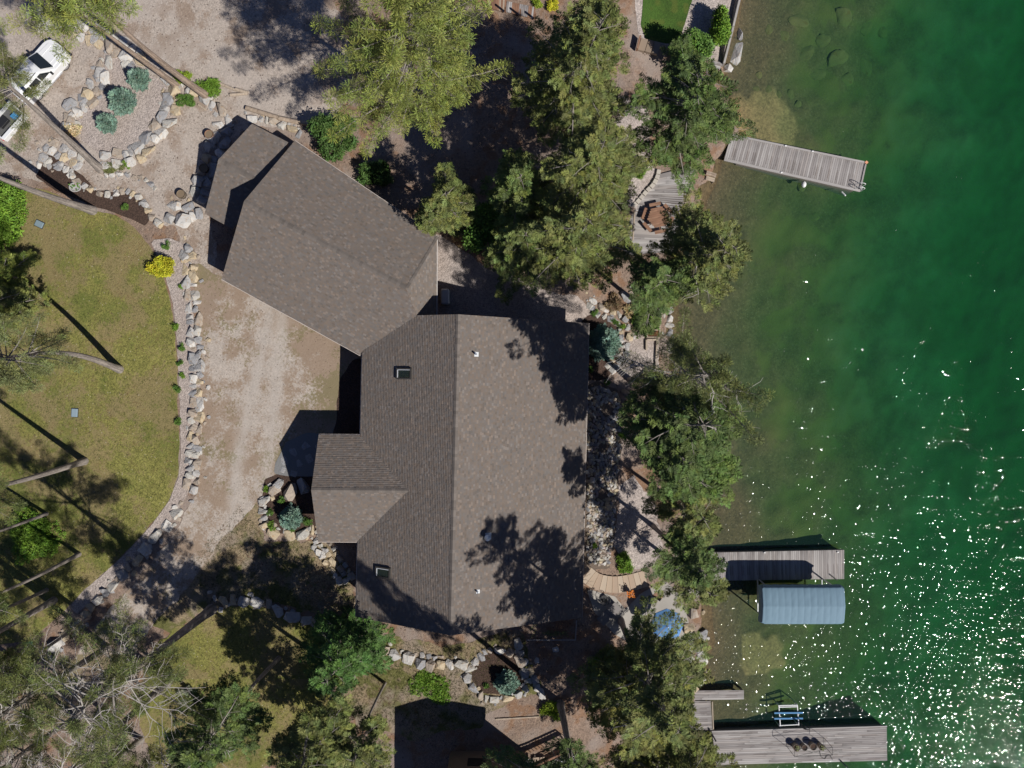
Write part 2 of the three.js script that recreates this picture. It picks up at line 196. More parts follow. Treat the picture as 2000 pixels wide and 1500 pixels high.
zone('mulch_bed', [[650, 855], [665, 740], [690, 700], [730, 700], [730, 860]], up3, mMulch, 0.08);
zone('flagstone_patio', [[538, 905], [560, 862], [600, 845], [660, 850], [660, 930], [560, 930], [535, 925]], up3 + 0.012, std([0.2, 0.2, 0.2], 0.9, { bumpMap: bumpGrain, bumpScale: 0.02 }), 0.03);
zone('patio', [[1146, 1150], [1175, 1158], [1200, 1165], [1222, 1190], [1250, 1160], [1300, 1135], [1332, 1165], [1345, 1215], [1348, 1262], [1300, 1270], [1240, 1262], [1200, 1238], [1160, 1195]], up2, mConcrete, 0.02);
const texLush = tileTex(512, 8, (x, z, c, m) => { set(c, 0.045, 0.095, 0.012, 0.55 + 0.5 * wrapN(x, z, 16, m) + 0.35 * wrapN(x, z, 1, m)); blend(c, 0.1, 0.12, 0.02, 0.5 * sstep(0.5, 0.8, wrapN(x, z, 2, m))); }), mLush = gmat(texLush, 0.06);
zone('lawn', [[1258, -60], [1352, -60], [1352, 0], [1342, 30], [1330, 70], [1305, 86], [1262, 78], [1252, 50], [1254, 20]], up3, mLush, 0.03);
zone('gravel_bed', [[1240, -60], [1448, -60], [1446, 0], [1413, 124], [1385, 118], [1310, 90], [1250, 78], [1240, 20]], up1, mPea, 0.05);

// ---------------------------------------------------------------- the house: roof planes through points seen in the photo
function plane3(a, b, c) { const n = b.clone().sub(a).cross(c.clone().sub(a)).normalize(); if (n.y < 0) n.negate(); const k = n.dot(a); return { n, at: (x, z) => (k - n.x * x - n.z * z) / n.y }; }
function onPlane(px, py, P) { let h = 4, p; for (let k = 0; k < 40; k++) { p = W(px, py, h); h = P.at(p.x, p.z); } return V(p.x, P.at(p.x, p.z), p.z); }
const vcol = std([1, 1, 1], 0.95, { vertexColors: true });
const mDeck = std([0.1, 0.085, 0.075], 0.9), mFascia = std([0.3, 0.24, 0.2], 0.7), mTrim = std([0.52, 0.46, 0.42], 0.6), mSiding = std([0.2, 0.15, 0.11], 0.85);
function clip(poly, inside) { const out = []; for (let k = 0; k < poly.length; k++) { const p = poly[k], q = poly[(k + 1) % poly.length], a = inside(p), b = inside(q); if (a >= 0) out.push(p); if ((a >= 0) !== (b >= 0)) { const t = a / (a - b); out.push([mix(p[0], q[0], t), mix(p[1], q[1], t)]); } } return out; }
function shingleGeo(pts, P, f) {                                    // every tab of every course, cut to the slope's outline
  const n = P.n, a = V(n.z, 0, -n.x).normalize(), d = V().copy(a).cross(n).normalize(); if (d.y > 0) { d.negate(); }
  const o = pts[0], st = pts.map((p) => { const q = p.clone().sub(o); return [q.dot(a), q.dot(d)]; });
  let area = 0; st.forEach((p, i) => { const q = st[(i + 1) % st.length]; area += p[0] * q[1] - q[0] * p[1]; }); const sg = Math.sign(area);
  const smin = Math.min(...st.map((p) => p[0])), smax = Math.max(...st.map((p) => p[0])), tmin = Math.min(...st.map((p) => p[1])), tmax = Math.max(...st.map((p) => p[1])), e = 0.15;
  const pos = [], col = [], put = (s, t, off, c) => { pos.push(o.x + a.x * s + d.x * t + n.x * off, o.y + a.y * s + d.y * t + n.y * off, o.z + a.z * s + d.z * t + n.z * off); col.push(...c); };
  for (let t0 = tmin - (tmin % e); t0 < tmax; t0 += e) for (let s = smin - f() * 0.4; s < smax;) {
    const w = rr(0.12, 0.27, f), t1 = t0 + e; let q = [[s, t0], [s + w, t0], [s + w, t1], [s, t1]]; s += w;
    for (let k = 0; k < st.length && q.length > 2; k++) { const A = st[k], B = st[(k + 1) % st.length]; q = clip(q, (p) => sg * ((B[0] - A[0]) * (p[1] - A[1]) - (B[1] - A[1]) * (p[0] - A[0])) + 1e-9); }
    if (q.length < 3) continue;
    const v = f(), tone = v > 0.86 ? rr(1.14, 1.36, f) : v < 0.1 ? rr(0.8, 0.9, f) : rr(0.94, 1.06, f), warm = rr(-0.05, 0.08, f), c = [0.166 * tone * (1 + warm), 0.142 * tone, 0.126 * tone * (1 - warm)], th = f() > 0.55 ? 0.012 : 0.004, off = (t) => 0.006 + (t - t0) / e * 0.026 + th;
    for (let k = 1; k + 1 < q.length; k++) for (const p of [q[0], q[k], q[k + 1]]) put(p[0], p[1], off(p[1]), c);
    for (let k = 0; k < q.length; k++) { const A = q[k], B = q[(k + 1) % q.length]; if (A[1] > t1 - 1e-6 && B[1] > t1 - 1e-6) { const u = [[A, off(t1)], [B, off(t1)], [B, -0.01], [A, off(t1)], [B, -0.01], [A, -0.01]]; for (const [p, h] of u) put(p[0], p[1], h, c); } }
  }
  const g = new THREE.BufferGeometry(); g.setAttribute('position', new THREE.Float32BufferAttribute(pos, 3)); g.setAttribute('color', new THREE.Float32BufferAttribute(col, 3)); g.computeVertexNormals(); return g;
}
function slabGeo(pts, n, thick) { const pos = [], k = pts.length, top = pts.map((p) => p.clone().addScaledVector(n, -0.004)), bot = pts.map((p) => p.clone().add(V(0, -thick, 0))), push = (...v) => v.forEach((p) => pos.push(p.x, p.y, p.z)); for (let i = 1; i + 1 < k; i++) { push(top[0], top[i], top[i + 1]); push(bot[0], bot[i + 1], bot[i]); } for (let i = 0; i < k; i++) { const j = (i + 1) % k; push(top[i], bot[i], top[j], top[j], bot[i], bot[j]); } const g = new THREE.BufferGeometry(); g.setAttribute('position', new THREE.Float32BufferAttribute(pos, 3)); g.computeVertexNormals(); return g; }
function slope(parent, pts, P, s) { const m = part('roof_slope', slabGeo(pts, P.n, 0.2), mFascia, parent); const sh = part('shingles', shingleGeo(pts, P, rng(s)), vcol, m); sh.userData.kind = 'stuff'; return m; }
const boxBetween = (a, b, w, h, drop = 0) => { const d = b.clone().sub(a), L = d.length(), g = new THREE.BoxGeometry(L, h, w); g.applyMatrix4(new THREE.Matrix4().makeBasis(d.clone().normalize(), V(0, 1, 0), d.clone().normalize().cross(V(0, 1, 0)).normalize())); const c = a.clone().add(b).multiplyScalar(0.5); g.translate(c.x, c.y - drop, c.z); return g; };
function bar(a, b, r, seg = 6, r2 = r) { const d = b.clone().sub(a), g = new THREE.CylinderGeometry(r2, r, d.length(), seg); g.applyQuaternion(new THREE.Quaternion().setFromUnitVectors(V(0, 1, 0), d.normalize())); const c = a.clone().add(b).multiplyScalar(0.5); g.translate(c.x, c.y, c.z); return g; }
function ridgeCap(parent, a, b, Pa, Pb, s) {                       // bent cap shingles lapped along a ridge or hip
  const d = b.clone().sub(a), L = d.length(); d.normalize(); const f = rng(s), pos = [], col = [];
  const side = (P) => { const q = P.n.clone().cross(d); return q.y > 0 ? q.negate() : q; }, qa = side(Pa).multiplyScalar(0.2), qb = side(Pb).multiplyScalar(0.2);
  for (let t = 0; t < L; t += 0.24) { const p = a.clone().addScaledVector(d, t).add(V(0, 0.05, 0)), q = a.clone().addScaledVector(d, Math.min(L, t + 0.25)).add(V(0, 0.07, 0)), k = rr(0.85, 1.25, f), c = [0.156 * k, 0.135 * k, 0.12 * k]; for (const [u, v] of [[qa, 1], [qb, -1]]) { const pa = p.clone().add(u), qa2 = q.clone().add(u); for (const w of [p, q, pa, q, qa2, pa]) { pos.push(w.x, w.y, w.z); col.push(...c); } } for (const w of [q, q.clone().add(qa), q.clone().add(V(0, -0.06, 0)), q, q.clone().add(V(0, -0.06, 0)), q.clone().add(qb)]) { pos.push(w.x, w.y, w.z); col.push(...c); } }
  const g = new THREE.BufferGeometry(); g.setAttribute('position', new THREE.Float32BufferAttribute(pos, 3)); g.setAttribute('color', new THREE.Float32BufferAttribute(col, 3)); g.computeVertexNormals(); const m = part('ridge_cap', g, vcol, parent); m.userData.kind = 'stuff';
}
function wallGeo(poly, top, bottom) { const pos = []; for (let i = 0; i < poly.length; i++) { const a = poly[i], b = poly[(i + 1) % poly.length], n = 8; for (let k = 0; k < n; k++) { const p = [mix(a[0], b[0], k / n), mix(a[1], b[1], k / n)], q = [mix(a[0], b[0], (k + 1) / n), mix(a[1], b[1], (k + 1) / n)], A = V(p[0], top(...p), p[1]), B = V(q[0], top(...q), q[1]), c = V(p[0], bottom, p[1]), d = V(q[0], bottom, q[1]); for (const v of [A, c, B, B, c, d]) pos.push(v.x, v.y, v.z); } } const g = new THREE.BufferGeometry(); g.setAttribute('position', new THREE.Float32BufferAttribute(pos, 3)); g.computeVertexNormals(); return g; }
const house = thing('lake_house', 'large brown shingled lake house with garage wing and front gable', 'house');
{
  const RT = W(895, 614, 7.2), RB = W(880, 1241, 7.2), WT = W(706, 640, 3.2), WB = W(695, 1206, 3.2), EB = W(1136, 1214, 2.0), ET = W(1150, 631, 2.0);
  const v = RB.clone().sub(RT).normalize(), u = V(-v.z, 0, v.x).negate(); // v south along the ridge, u east
  const PW = plane3(RT, RB, WB), PE = plane3(RT, RB, EB), dW = WB.clone().sub(RB).dot(u), dE = EB.clone().sub(RB).dot(u);
  const at = (o, d, P) => { const p = o.clone().addScaledVector(u, d); p.y = P.at(p.x, p.z); return p; };
  const wt = at(RT, dW, PW), wb = at(RB, dW, PW), et = at(RT, dE, PE), eb = at(RB, dE, PE);
  slope(house, [RT, wt, wb, RB], PW, 11); slope(house, [RT, RB, eb, et], PE, 12); ridgeCap(house, RT, RB, PW, PE, 13);
  part('gutter', boxBetween(et, eb, 0.12, 0.13, 0.1), mTrim, house); part('gutter', boxBetween(W(707, 700, 3.15), wb, 0.12, 0.13, 0.1), mTrim, house);
  const inn = [at(RT, dW + 0.55, PW), at(RT, 0, PW), at(RT, dE - 0.55, PE), at(RB, dE - 0.55, PE), at(RB, 0, PW), at(RB, dW + 0.55, PW)].map((p, i) => { const q = p.clone().addScaledVector(v, i < 3 ? 0.5 : -0.5); return [q.x, q.z]; });
  const topOf = (x, z) => Math.min(PW.at(x, z), PE.at(x, z)) - 0.22;
  part('wall', wallGeo(inn, topOf, -2.6), mSiding, house);
  // front gable wing
  const F0 = W(608, 957, 5.35), F1 = W(783, 958, 5.35), fe = F1.clone().sub(F0).normalize(), inE = F0.clone().addScaledVector(fe, 10);
  const NE_ = W(618, 849, 3.15), SE_ = W(613, 1058, 3.15), PN = plane3(F0, inE, NE_), PS = plane3(F0, inE, SE_);
  const fs = V(-fe.z, 0, fe.x), dn = NE_.clone().sub(F0).dot(fs), ds = SE_.clone().sub(F0).dot(fs), on = (o, d, P) => { const p = o.clone().addScaledVector(fs, d); p.y = P.at(p.x, p.z); return p; };
  const reach = (P) => { for (let t = 3; t < 14; t += 0.02) { const q = F0.clone().addScaledVector(fe, t); if (PW.at(q.x, q.z) > q.y) return t; } return 8; }, tr = reach();
  const meet = (d, P) => { for (let t = 0; t < 14; t += 0.02) { const q = on(F0.clone().addScaledVector(fe, t), d, P); if (PW.at(q.x, q.z) > q.y) return q; } }, ridgeEnd = F0.clone().addScaledVector(fe, tr);
  const nEnd = meet(dn, PN) || on(F0.clone().addScaledVector(fe, 3.6), dn, PN), sEnd = meet(ds, PS) || on(F0.clone().addScaledVector(fe, 3.6), ds, PS);
  slope(house, [F0, on(F0, dn, PN), nEnd, ridgeEnd], PN, 14); slope(house, [F0, ridgeEnd, sEnd, on(F0, ds, PS)], PS, 15); ridgeCap(house, F0, ridgeEnd, PN, PS, 16);
  part('gutter', boxBetween(on(F0, dn, PN), nEnd, 0.11, 0.12, 0.09), mTrim, house); part('gutter', boxBetween(on(F0, ds, PS), sEnd, 0.11, 0.12, 0.09), mTrim, house);
  const wing = [[0.6, dn + 0.4], [0.6, 0], [0.6, ds - 0.4], [6, ds - 0.4], [6, dn + 0.4]].map(([t, d]) => { const q = F0.clone().addScaledVector(fe, t).addScaledVector(fs, d); return [q.x, q.z]; });
  part('wall', wallGeo(wing, (x, z) => Math.min(PN.at(x, z), PS.at(x, z)) - 0.22, -0.2), mSiding, house);
  // garage wing, turned 28 degrees
  const GR = 6.3, G0 = W(477, 393, GR), G1 = W(793, 561, GR), GN = W(576, 275, 3.2), GS = W(433, 545, 3.1), PGN = plane3(G0, G1, GN), PGS = plane3(G0, G1, GS), gne0 = onPlane(853, 461, PGN), PGH = plane3(G1, gne0, W(852, 650, gne0.y)), hip2 = (() => { const z = G1.z + 2.4; let a = G1.x - 3, b = G1.x + 3; for (let k = 0; k < 50; k++) { const m = (a + b) / 2; if (PGS.at(m, z) < PGH.at(m, z)) a = m; else b = m; } return V(a, PGS.at(a, z), z); })();
  const gne = gne0, hE = gne0, hS = W(852, 650, gne0.y), sE = onPlane(707, 696, PGS);
  slope(house, [G0, G1, gne, GN], PGN, 17); slope(house, [G0, GS, sE, hip2, G1], PGS, 18); slope(house, [G1, hip2, hS, hE], PGH, 19);
  ridgeCap(house, G0, G1, PGN, PGS, 20); ridgeCap(house, G1, hE, PGN, PGH, 21);
  part('gutter', boxBetween(hE, hS, 0.14, 0.14, 0.06), std([0.62, 0.58, 0.55], 0.5), house).userData.label = 'pale gutter along the short east eave'; part('gutter', boxBetween(GS, sE, 0.11, 0.12, 0.09), mTrim, house); part('gutter', boxBetween(GN, gne, 0.11, 0.12, 0.09), mTrim, house);
  const ga = G1.clone().sub(G0).normalize(), gb = V(-ga.z, 0, ga.x), gq = (t, d) => { const q = G0.clone().addScaledVector(ga, t).addScaledVector(gb, d); return [q.x, q.z]; }, wN = GN.clone().sub(G0).dot(gb), wS = GS.clone().sub(G0).dot(gb);
  part('wall', wallGeo([gq(0.6, wN + 0.5), gq(0.6, 0), gq(0.6, wS - 0.4), gq(12, wS - 0.4), gq(14.2, 0), gq(12.2, wN + 1.6)], (x, z) => Math.min(PGN.at(x, z), PGS.at(x, z), PGH.at(x, z) + 0.05) - 0.22, -0.6), mSiding, house);
  // low porch roof at the garage's end
  const P0 = W(427, 312, 4.3), PNc = W(492, 242, 2.9), PSc = W(400, 417, 2.9), P1 = P0.clone().addScaledVector(ga, 4.2), QN = plane3(P0, P1, PNc), QS = plane3(P0, P1, PSc);
  const pn = onPlane(563, 278, QN), ps = onPlane(455, 448, QS), ps2 = onPlane(470, 457, QS);
  slope(house, [P0, P1, pn, PNc], QN, 22); slope(house, [P0, PSc, ps, P1], QS, 23); ridgeCap(house, P0, P1, QN, QS, 24);
  const pN = PNc.clone().sub(P0).dot(gb), pS = PSc.clone().sub(P0).dot(gb), pq = (t, d) => { const q = P0.clone().addScaledVector(ga, t).addScaledVector(gb, d); return [q.x, q.z]; };
  part('wall', wallGeo([pq(0.6, pN + 0.4), pq(0.6, 0), pq(0.6, pS - 0.4), pq(3, pS - 0.4), pq(3, pN + 0.4)], (x, z) => Math.min(QN.at(x, z), QS.at(x, z)) - 0.22, -0.2), mSiding, house);
  // skylights and vents
  const mSky = new THREE.MeshPhysicalMaterial({ color: C(0.02, 0.03, 0.03), roughness: 0.06, clearcoat: 1 }), mCurb = std([0.06, 0.055, 0.05], 0.5), mPale = std([0.62, 0.64, 0.66], 0.45), mSteel = std([0.6, 0.65, 0.7], 0.3, { metalness: 0.6 });
  const frameOn = (px, py, P) => { const p = onPlane(px, py, P), q = new THREE.Quaternion().setFromUnitVectors(V(0, 1, 0), P.n); return (g, up) => { g.rotateY(-0.024); g.applyQuaternion(q); const c = p.clone().addScaledVector(P.n, up); g.translate(c.x, c.y, c.z); return g; }; };
  for (const [px, py] of [[791, 730], [750, 1118]]) {
    const put = frameOn(px, py, PW), sk = new THREE.Group(); sk.name = 'skylight'; house.add(sk);
    const hole = new THREE.Shape([[-0.68, -0.42], [0.68, -0.42], [0.68, 0.42], [-0.68, 0.42]].map((p) => new THREE.Vector2(...p))); hole.holes.push(new THREE.Path([[-0.56, -0.3], [-0.56, 0.3], [0.56, 0.3], [0.56, -0.3]].map((p) => new THREE.Vector2(...p))));
    const g = new THREE.ExtrudeGeometry(hole, { depth: 0.2, bevelEnabled: false }); g.rotateX(-Math.PI / 2); part('frame', put(g, 0), mCurb, sk);
    part('pane', put(new THREE.BoxGeometry(1.14, 0.02, 0.62), 0.15), mSky, sk); for (const [x, z, w, d] of [[-0.55, 0, 0.05, 0.6], [0, -0.29, 1.1, 0.05]]) { const e = new THREE.BoxGeometry(w, 0.04, d); e.translate(x, 0, z); part('trim', put(e, 0.19), mPale, sk); }
  }
  for (const [px, py, r, h, plate] of [[930, 692, 0.07, 0.55, 0.34], [953, 1047, 0.16, 0.75, 0.5], [933, 1155, 0.06, 0.4, 0.28]]) {
    const put = frameOn(px, py, PE), p = onPlane(px, py, PE), vg = new THREE.Group(); vg.name = 'roof_vent'; house.add(vg);
    part('flashing', put(new THREE.BoxGeometry(plate, 0.02, plate), 0.045), mPale, vg); const g = new THREE.CylinderGeometry(r, r * 1.15, h, 14); g.translate(p.x, p.y + h / 2, p.z); part('pipe', g, mSteel, vg); const cg = new THREE.CylinderGeometry(r * 0.4, r * 1.5, r * 0.8, 14); cg.translate(p.x, p.y + h + r * 0.4, p.z); if (r > 0.1) part('cap', cg, mSteel, vg);
  }
}

// ---------------------------------------------------------------- stones
const rockTex = tileTex(256, 2, (x, z, c, m) => { const n = 0.5 * wrapN(x, z, 4, m) + 0.3 * wrapN(x, z, 12, m) + 0.3 * wrapN(x, z, 40, m); set(c, 1, 1, 1, 0.7 + 0.42 * n); if (wrapN(x + 1, z, 6, m) > 0.8) blend(c, 0.85, 0.62, 0.4, 0.5); });
const rockBump = tileTex(256, 2, (x, z, c, m) => { const n = 0.6 * wrapN(x, z, 5, m) + 0.4 * wrapN(x, z, 16, m); set(c, n, n, n); }); rockBump.colorSpace = THREE.NoColorSpace;
const rockMats = [[0.44, 0.43, 0.42], [0.5, 0.48, 0.44], [0.52, 0.43, 0.3], [0.33, 0.33, 0.34], [0.4, 0.34, 0.28], [0.58, 0.56, 0.53], [0.26, 0.26, 0.28], [0.2, 0.18, 0.085]].map((c) => std(c, 0.95, { map: rockTex, bumpMap: rockBump, bumpScale: 0.05, flatShading: true }));
const rockGeos = Array.from({ length: 14 }, (_, k) => { const f = rng(100 + k), pts = []; for (let i = 0; i < 15; i++) { const z = f() * 2 - 1, t = f() * 6.283, q = Math.sqrt(1 - z * z), e = 0.86 + 0.14 * f(), y = Math.max(-0.55, Math.min(0.62 + 0.1 * f(), z * 0.95)); const sx = Math.sign(q * Math.cos(t)) * Math.pow(Math.abs(q * Math.cos(t)), 0.75), sz = Math.sign(q * Math.sin(t)) * Math.pow(Math.abs(q * Math.sin(t)), 0.75); pts.push(V(sx * e, y, sz * e)); } const g = new ConvexGeometry(pts), p = g.attributes.position, uv = []; for (let i = 0; i < p.count; i++) uv.push(p.getX(i) * 0.9 + p.getY(i) * 0.5 + k, p.getZ(i) * 0.9 + p.getY(i) * 0.3); g.setAttribute('uv', new THREE.Float32BufferAttribute(uv, 2)); return g; });
const pick = (a, f = R) => a[Math.floor(f() * a.length)];
function stone(parent, px, py, rx, rz, turn, f, o = {}) {             // rx, rz half sizes in photo pixels
  const p = o.at || G(px, py), m = shade(o.soft ? new THREE.Mesh(softRock, mSoft) : new THREE.Mesh(pick(rockGeos, f), o.mat !== undefined ? rockMats[o.mat] : pick(rockMats.slice(0, o.mats || 6), f))), a = rx / PPM, b = rz / PPM, h = o.h || Math.min(a, b) * rr(0.75, 1.15, f);
  m.name = o.name || 'stone'; m.position.set(p.x, (o.y ?? p.y) + h * 0.16, p.z); m.rotation.set((f() - 0.5) * 0.5, turn, (f() - 0.5) * 0.5); m.scale.set(a, h, b); parent.add(m); return m;
}
function stoneRow(name, label, category, px, size, o = {}) {          // stones laid along a line, each its own mesh
  const f = rng(o.seed || 1 + seed0++), g = thing(name, label, category, o.group), pts = px.map(([x, y]) => V(x, 0, y)), curve = new THREE.CatmullRomCurve3(pts, o.closed || false, 'centripetal'), L = curve.getLength();
  for (let row = 0; row < (o.rows || 1); row++) for (let s = f() * size; s < L;) { const k = rr(0.55, 1.5, f), w = size * k, t = Math.min(0.999, (s + w / 2) / L), p = curve.getPointAt(t), d = curve.getTangentAt(t), off = (row - ((o.rows || 1) - 1) / 2) * size * (o.gap || 0.9) + (f() - 0.5) * size * 0.25; stone(g, p.x - d.z * off, p.z + d.x * off, w * 0.54, size * rr(0.4, 0.58, f), -Math.atan2(d.z, d.x) + (f() - 0.5) * 0.3, f, o); s += w * (o.step || 0.9); }
  if (o.fill !== 0) for (let s = 0; s < L; s += size * 0.55) { const t = clamp(s / L, 0, 0.999), p = curve.getPointAt(t), d = curve.getTangentAt(t), off = (f() - 0.5) * size * ((o.rows || 1) > 1 ? 2 : 1.25); stone(g, p.x - d.z * off, p.z + d.x * off, size * rr(0.16, 0.32, f), size * rr(0.14, 0.26, f), f() * 6, f, o); }
  return g;
}
stoneRow('rock_wall', 'pale boulder wall between the lawn strip and the dirt driveway', 'rock wall', [[352, 482], [372, 492], [378, 560], [384, 620], [388, 690], [390, 750], [388, 810], [384, 870], [383, 920], [378, 955]], 21, { rows: 1.2, gap: 0.62, step: 0.85, seed: 3 });
stoneRow('rock_wall', 'shaded grey boulder wall curving down beside the tree-shadowed drive', 'rock wall', [[368, 975], [345, 1008], [310, 1045], [275, 1085], [245, 1118], [215, 1150], [190, 1170], [140, 1235], [110, 1262], [98, 1282]], 25, { seed: 4 });
stoneRow('rock_wall', 'tan and grey boulder ring around the blue spruce gravel island', 'rock wall', [[195, 105], [205, 130], [203, 150], [190, 165], [175, 195], [158, 205], [142, 218], [148, 240], [132, 240]], 23, { rows: 2, gap: 0.78, step: 0.78, seed: 5 });
stoneRow('rock_wall', 'double row of pale boulders on the garage side of the gravel island', 'rock wall', [[308, 150], [325, 170], [338, 188], [335, 215], [322, 238], [302, 258], [285, 285], [262, 305], [238, 312], [205, 312]], 25, { rows: 2, gap: 0.78, step: 0.78, seed: 6 });
stoneRow('rock_wall', 'weathered boulder wall beside the parked white car', 'rock wall', [[55, 52], [75, 38], [110, 35], [140, 50], [165, 58], [190, 62], [215, 75], [240, 90], [258, 102], [272, 118]], 26, { rows: 1.4, step: 0.8, seed: 7 });
stoneRow('rock_wall', 'boulder row with moss below the yellow-green groundcover', 'rock wall', [[345, 165], [365, 172], [390, 188], [410, 205], [432, 218], [445, 235]], 22, { seed: 8 });
stoneRow('stone_steps', 'stepped stone slabs climbing to the parking area', 'steps', [[72, 280], [100, 295], [125, 310], [150, 325]], 21, { rows: 3, gap: 0.85, seed: 9, h: 0.22 });
stoneRow('stone_edging', 'row of grey edging stones along the curved gravel path', 'stone edging', [[60, 322], [130, 330], [145, 345], [160, 362], [180, 372], [200, 382], [218, 378], [235, 375], [252, 375], [268, 382], [282, 398], [292, 415], [302, 430], [315, 440]], 16, { seed: 10 });
stoneRow('stone_edging', 'small pale stones edging the weedy bed above the path', 'stone edging', [[200, 343], [220, 342], [242, 342], [262, 346], [280, 348], [296, 360], [306, 370]], 12, { seed: 12 });
stoneRow('rock_pile', 'cluster of boulders around a white quartz rock by the garage', 'rock pile', [[322, 395], [335, 412], [352, 412], [368, 412], [382, 405]], 24, { rows: 1.6, seed: 13 });
single('white_boulder', rockGeos[2].clone().scale(0.85, 0.7, 0.7).translate(...W(356, 432, 0.2).toArray()), rockMats[5], 'large white quartz boulder at the corner of the gravel path', 'boulder');
stoneRow('rock_wall', 'shaded boulder pile under the eave of the garage porch', 'rock wall', [[452, 232], [440, 255], [432, 285], [420, 310], [408, 350], [392, 388]], 23, { seed: 14, rows: 1.5 });
stoneRow('stone_edging', 'stones below the timber log behind the garage', 'stone edging', [[480, 232], [500, 232], [520, 235], [545, 242], [565, 252], [585, 262]], 19, { seed: 15 });
stoneRow('rock_wall', 'rough boulder border around the front porch flower bed', 'rock wall', [[535, 940], [545, 950], [520, 975], [514, 1000], [520, 1028], [535, 1040], [560, 1045], [585, 1045], [605, 1035], [625, 1040]], 24, { seed: 16 });
stoneRow('stone_edging', 'loose cobbles in the shade below the front gable', 'stone edging', [[612, 1048], [640, 1070], [650, 1090], [668, 1110], [680, 1130]], 15, { rows: 2.4, seed: 17 });
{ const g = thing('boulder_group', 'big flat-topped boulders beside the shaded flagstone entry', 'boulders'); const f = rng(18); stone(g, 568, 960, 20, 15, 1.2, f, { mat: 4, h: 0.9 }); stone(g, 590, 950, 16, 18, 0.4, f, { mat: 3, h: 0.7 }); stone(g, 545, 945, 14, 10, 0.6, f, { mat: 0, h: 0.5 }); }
stoneRow('rock_wall', 'blue-grey boulder wall in tree shade above the small lawn', 'rock wall', [[405, 1168], [430, 1178], [455, 1172], [482, 1172], [508, 1178], [535, 1188], [560, 1198], [590, 1208], [615, 1212]], 26, { seed: 19 });
stoneRow('rock_wall', 'boulder row across the dry slope south of the house', 'rock wall', [[732, 1258], [755, 1268], [785, 1282], [815, 1292], [845, 1298], [872, 1298], [905, 1300]], 25, { seed: 20 });
stoneRow('stone_ring', 'round ring of tan stones circling the mulch bed and spruce', 'stone ring', [[930, 1290], [942, 1278], [965, 1270], [990, 1272], [1005, 1280], [1018, 1296], [1026, 1315], [1030, 1335], [1018, 1352], [995, 1362], [965, 1366], [938, 1358], [920, 1335], [914, 1312]], 20, { closed: true, seed: 21 });
stoneRow('rock_wall', 'dark boulders stepping down beside the south deck', 'rock wall', [[1012, 1230], [1012, 1250], [1015, 1275], [1028, 1300], [1045, 1330], [1055, 1355]], 19, { seed: 22 });
stoneRow('rock_wall', 'tan rocks around the mulch bed by the lakeside house corner', 'rock wall', [[1140, 582], [1160, 592], [1172, 605], [1190, 612], [1210, 620], [1222, 640], [1224, 665], [1220, 690], [1205, 708], [1195, 722]], 15, { rows: 1.5, seed: 23 });
stoneRow('shore_rocks', 'jagged shoreline boulders below the blue umbrella patio', 'boulders', [[1350, 1205], [1358, 1225], [1362, 1248], [1352, 1262], [1360, 1290], [1345, 1318], [1362, 1335]], 26, { rows: 1.7, seed: 24 });
stoneRow('shore_rocks', 'dark wet boulders under the firs by the upper boardwalk', 'boulders', [[1222, 560], [1222, 580], [1240, 590], [1300, 600], [1306, 650], [1312, 690]], 20, { seed: 25 });
for (const [px, py, a, b, t, m, lab] of [[1437, 105, 16, 26, -0.3, 0, 'long pale grey boulder standing at the shoreline wall'], [1443, 68, 7, 14, 0.2, 3, 'small dark boulder above the long grey shoreline rock'], [1420, 136, 12, 10, 0.2, 5, 'rounded whitish rock below the timber shore wall'], [1352, 1198, 14, 14, 0.2, 4, 'flat brown boulder at the edge of the patio'], [1347, 1262, 14, 13, 0.2, 0, 'smooth round grey boulder at the patio tip']]) { const s = stone(scene, px, py, a, b, t, rng(px), { mat: m, h: 0.55, name: numbered('boulder') }); tag(s, lab, 'boulder'); }
// cobbles of the dry creek bed along the lake side of the house
{
  const g = thing('river_rock_bed', 'long bed of tan and grey cobbles along the lake side of the house', 'river rock'), f = rng(31), rows = [];
  const poly = [[1146, 760], [1170, 752], [1204, 766], [1216, 792], [1212, 860], [1205, 950], [1199, 1040], [1188, 1106], [1146, 1100]], holes = [[1185, 800, 14], [1178, 875, 11], [1178, 965, 11], [1166, 1060, 6], [1178, 1080, 3]];
  for (let k = 0; k < 9000 && rows.length < 1900; k++) { const x = rr(1146, 1216, f), y = rr(752, 1108, f); if (polyDist(poly, x, y) > -1 || holes.some(([a, b, r]) => Math.hypot(x - a, y - b) < r)) continue; const sz = rr(2.9, 5.8, f) * (f() > 0.93 ? 1.6 : 1); if (rows.some((q) => Math.hypot(q[0] - x, q[1] - y) < (q[2] + sz) * 0.52)) continue; rows.push([x, y, sz]); }
  rows.sort((a, b) => b[2] - a[2]); rows.slice(0, 290).forEach(([x, y, s]) => stone(g, x, y, s * rr(0.9, 1.3, f), s * rr(0.65, 0.95, f), f() * 6.28, f, { name: 'cobble', mats: 7 }));
  const small = rows.slice(290), im = new THREE.InstancedMesh(rockGeos[4], rockMats[1], small.length), d = new THREE.Object3D(); im.name = 'cobbles'; im.userData.kind = 'stuff'; shade(im);
  small.forEach(([x, y, s], i) => { const p = G(x, y); d.position.set(p.x, p.y + 0.03, p.z); d.rotation.set(0, f() * 6.28, 0); d.scale.set(s / PPM * rr(0.9, 1.3, f), s / PPM * 0.7, s / PPM * rr(0.65, 1, f)); d.updateMatrix(); im.setMatrixAt(i, d.matrix); const v = rr(0.6, 1.25, f); im.setColorAt(i, C(v, v * rr(0.85, 1, f), v * rr(0.7, 1, f))); }); g.add(im);
}
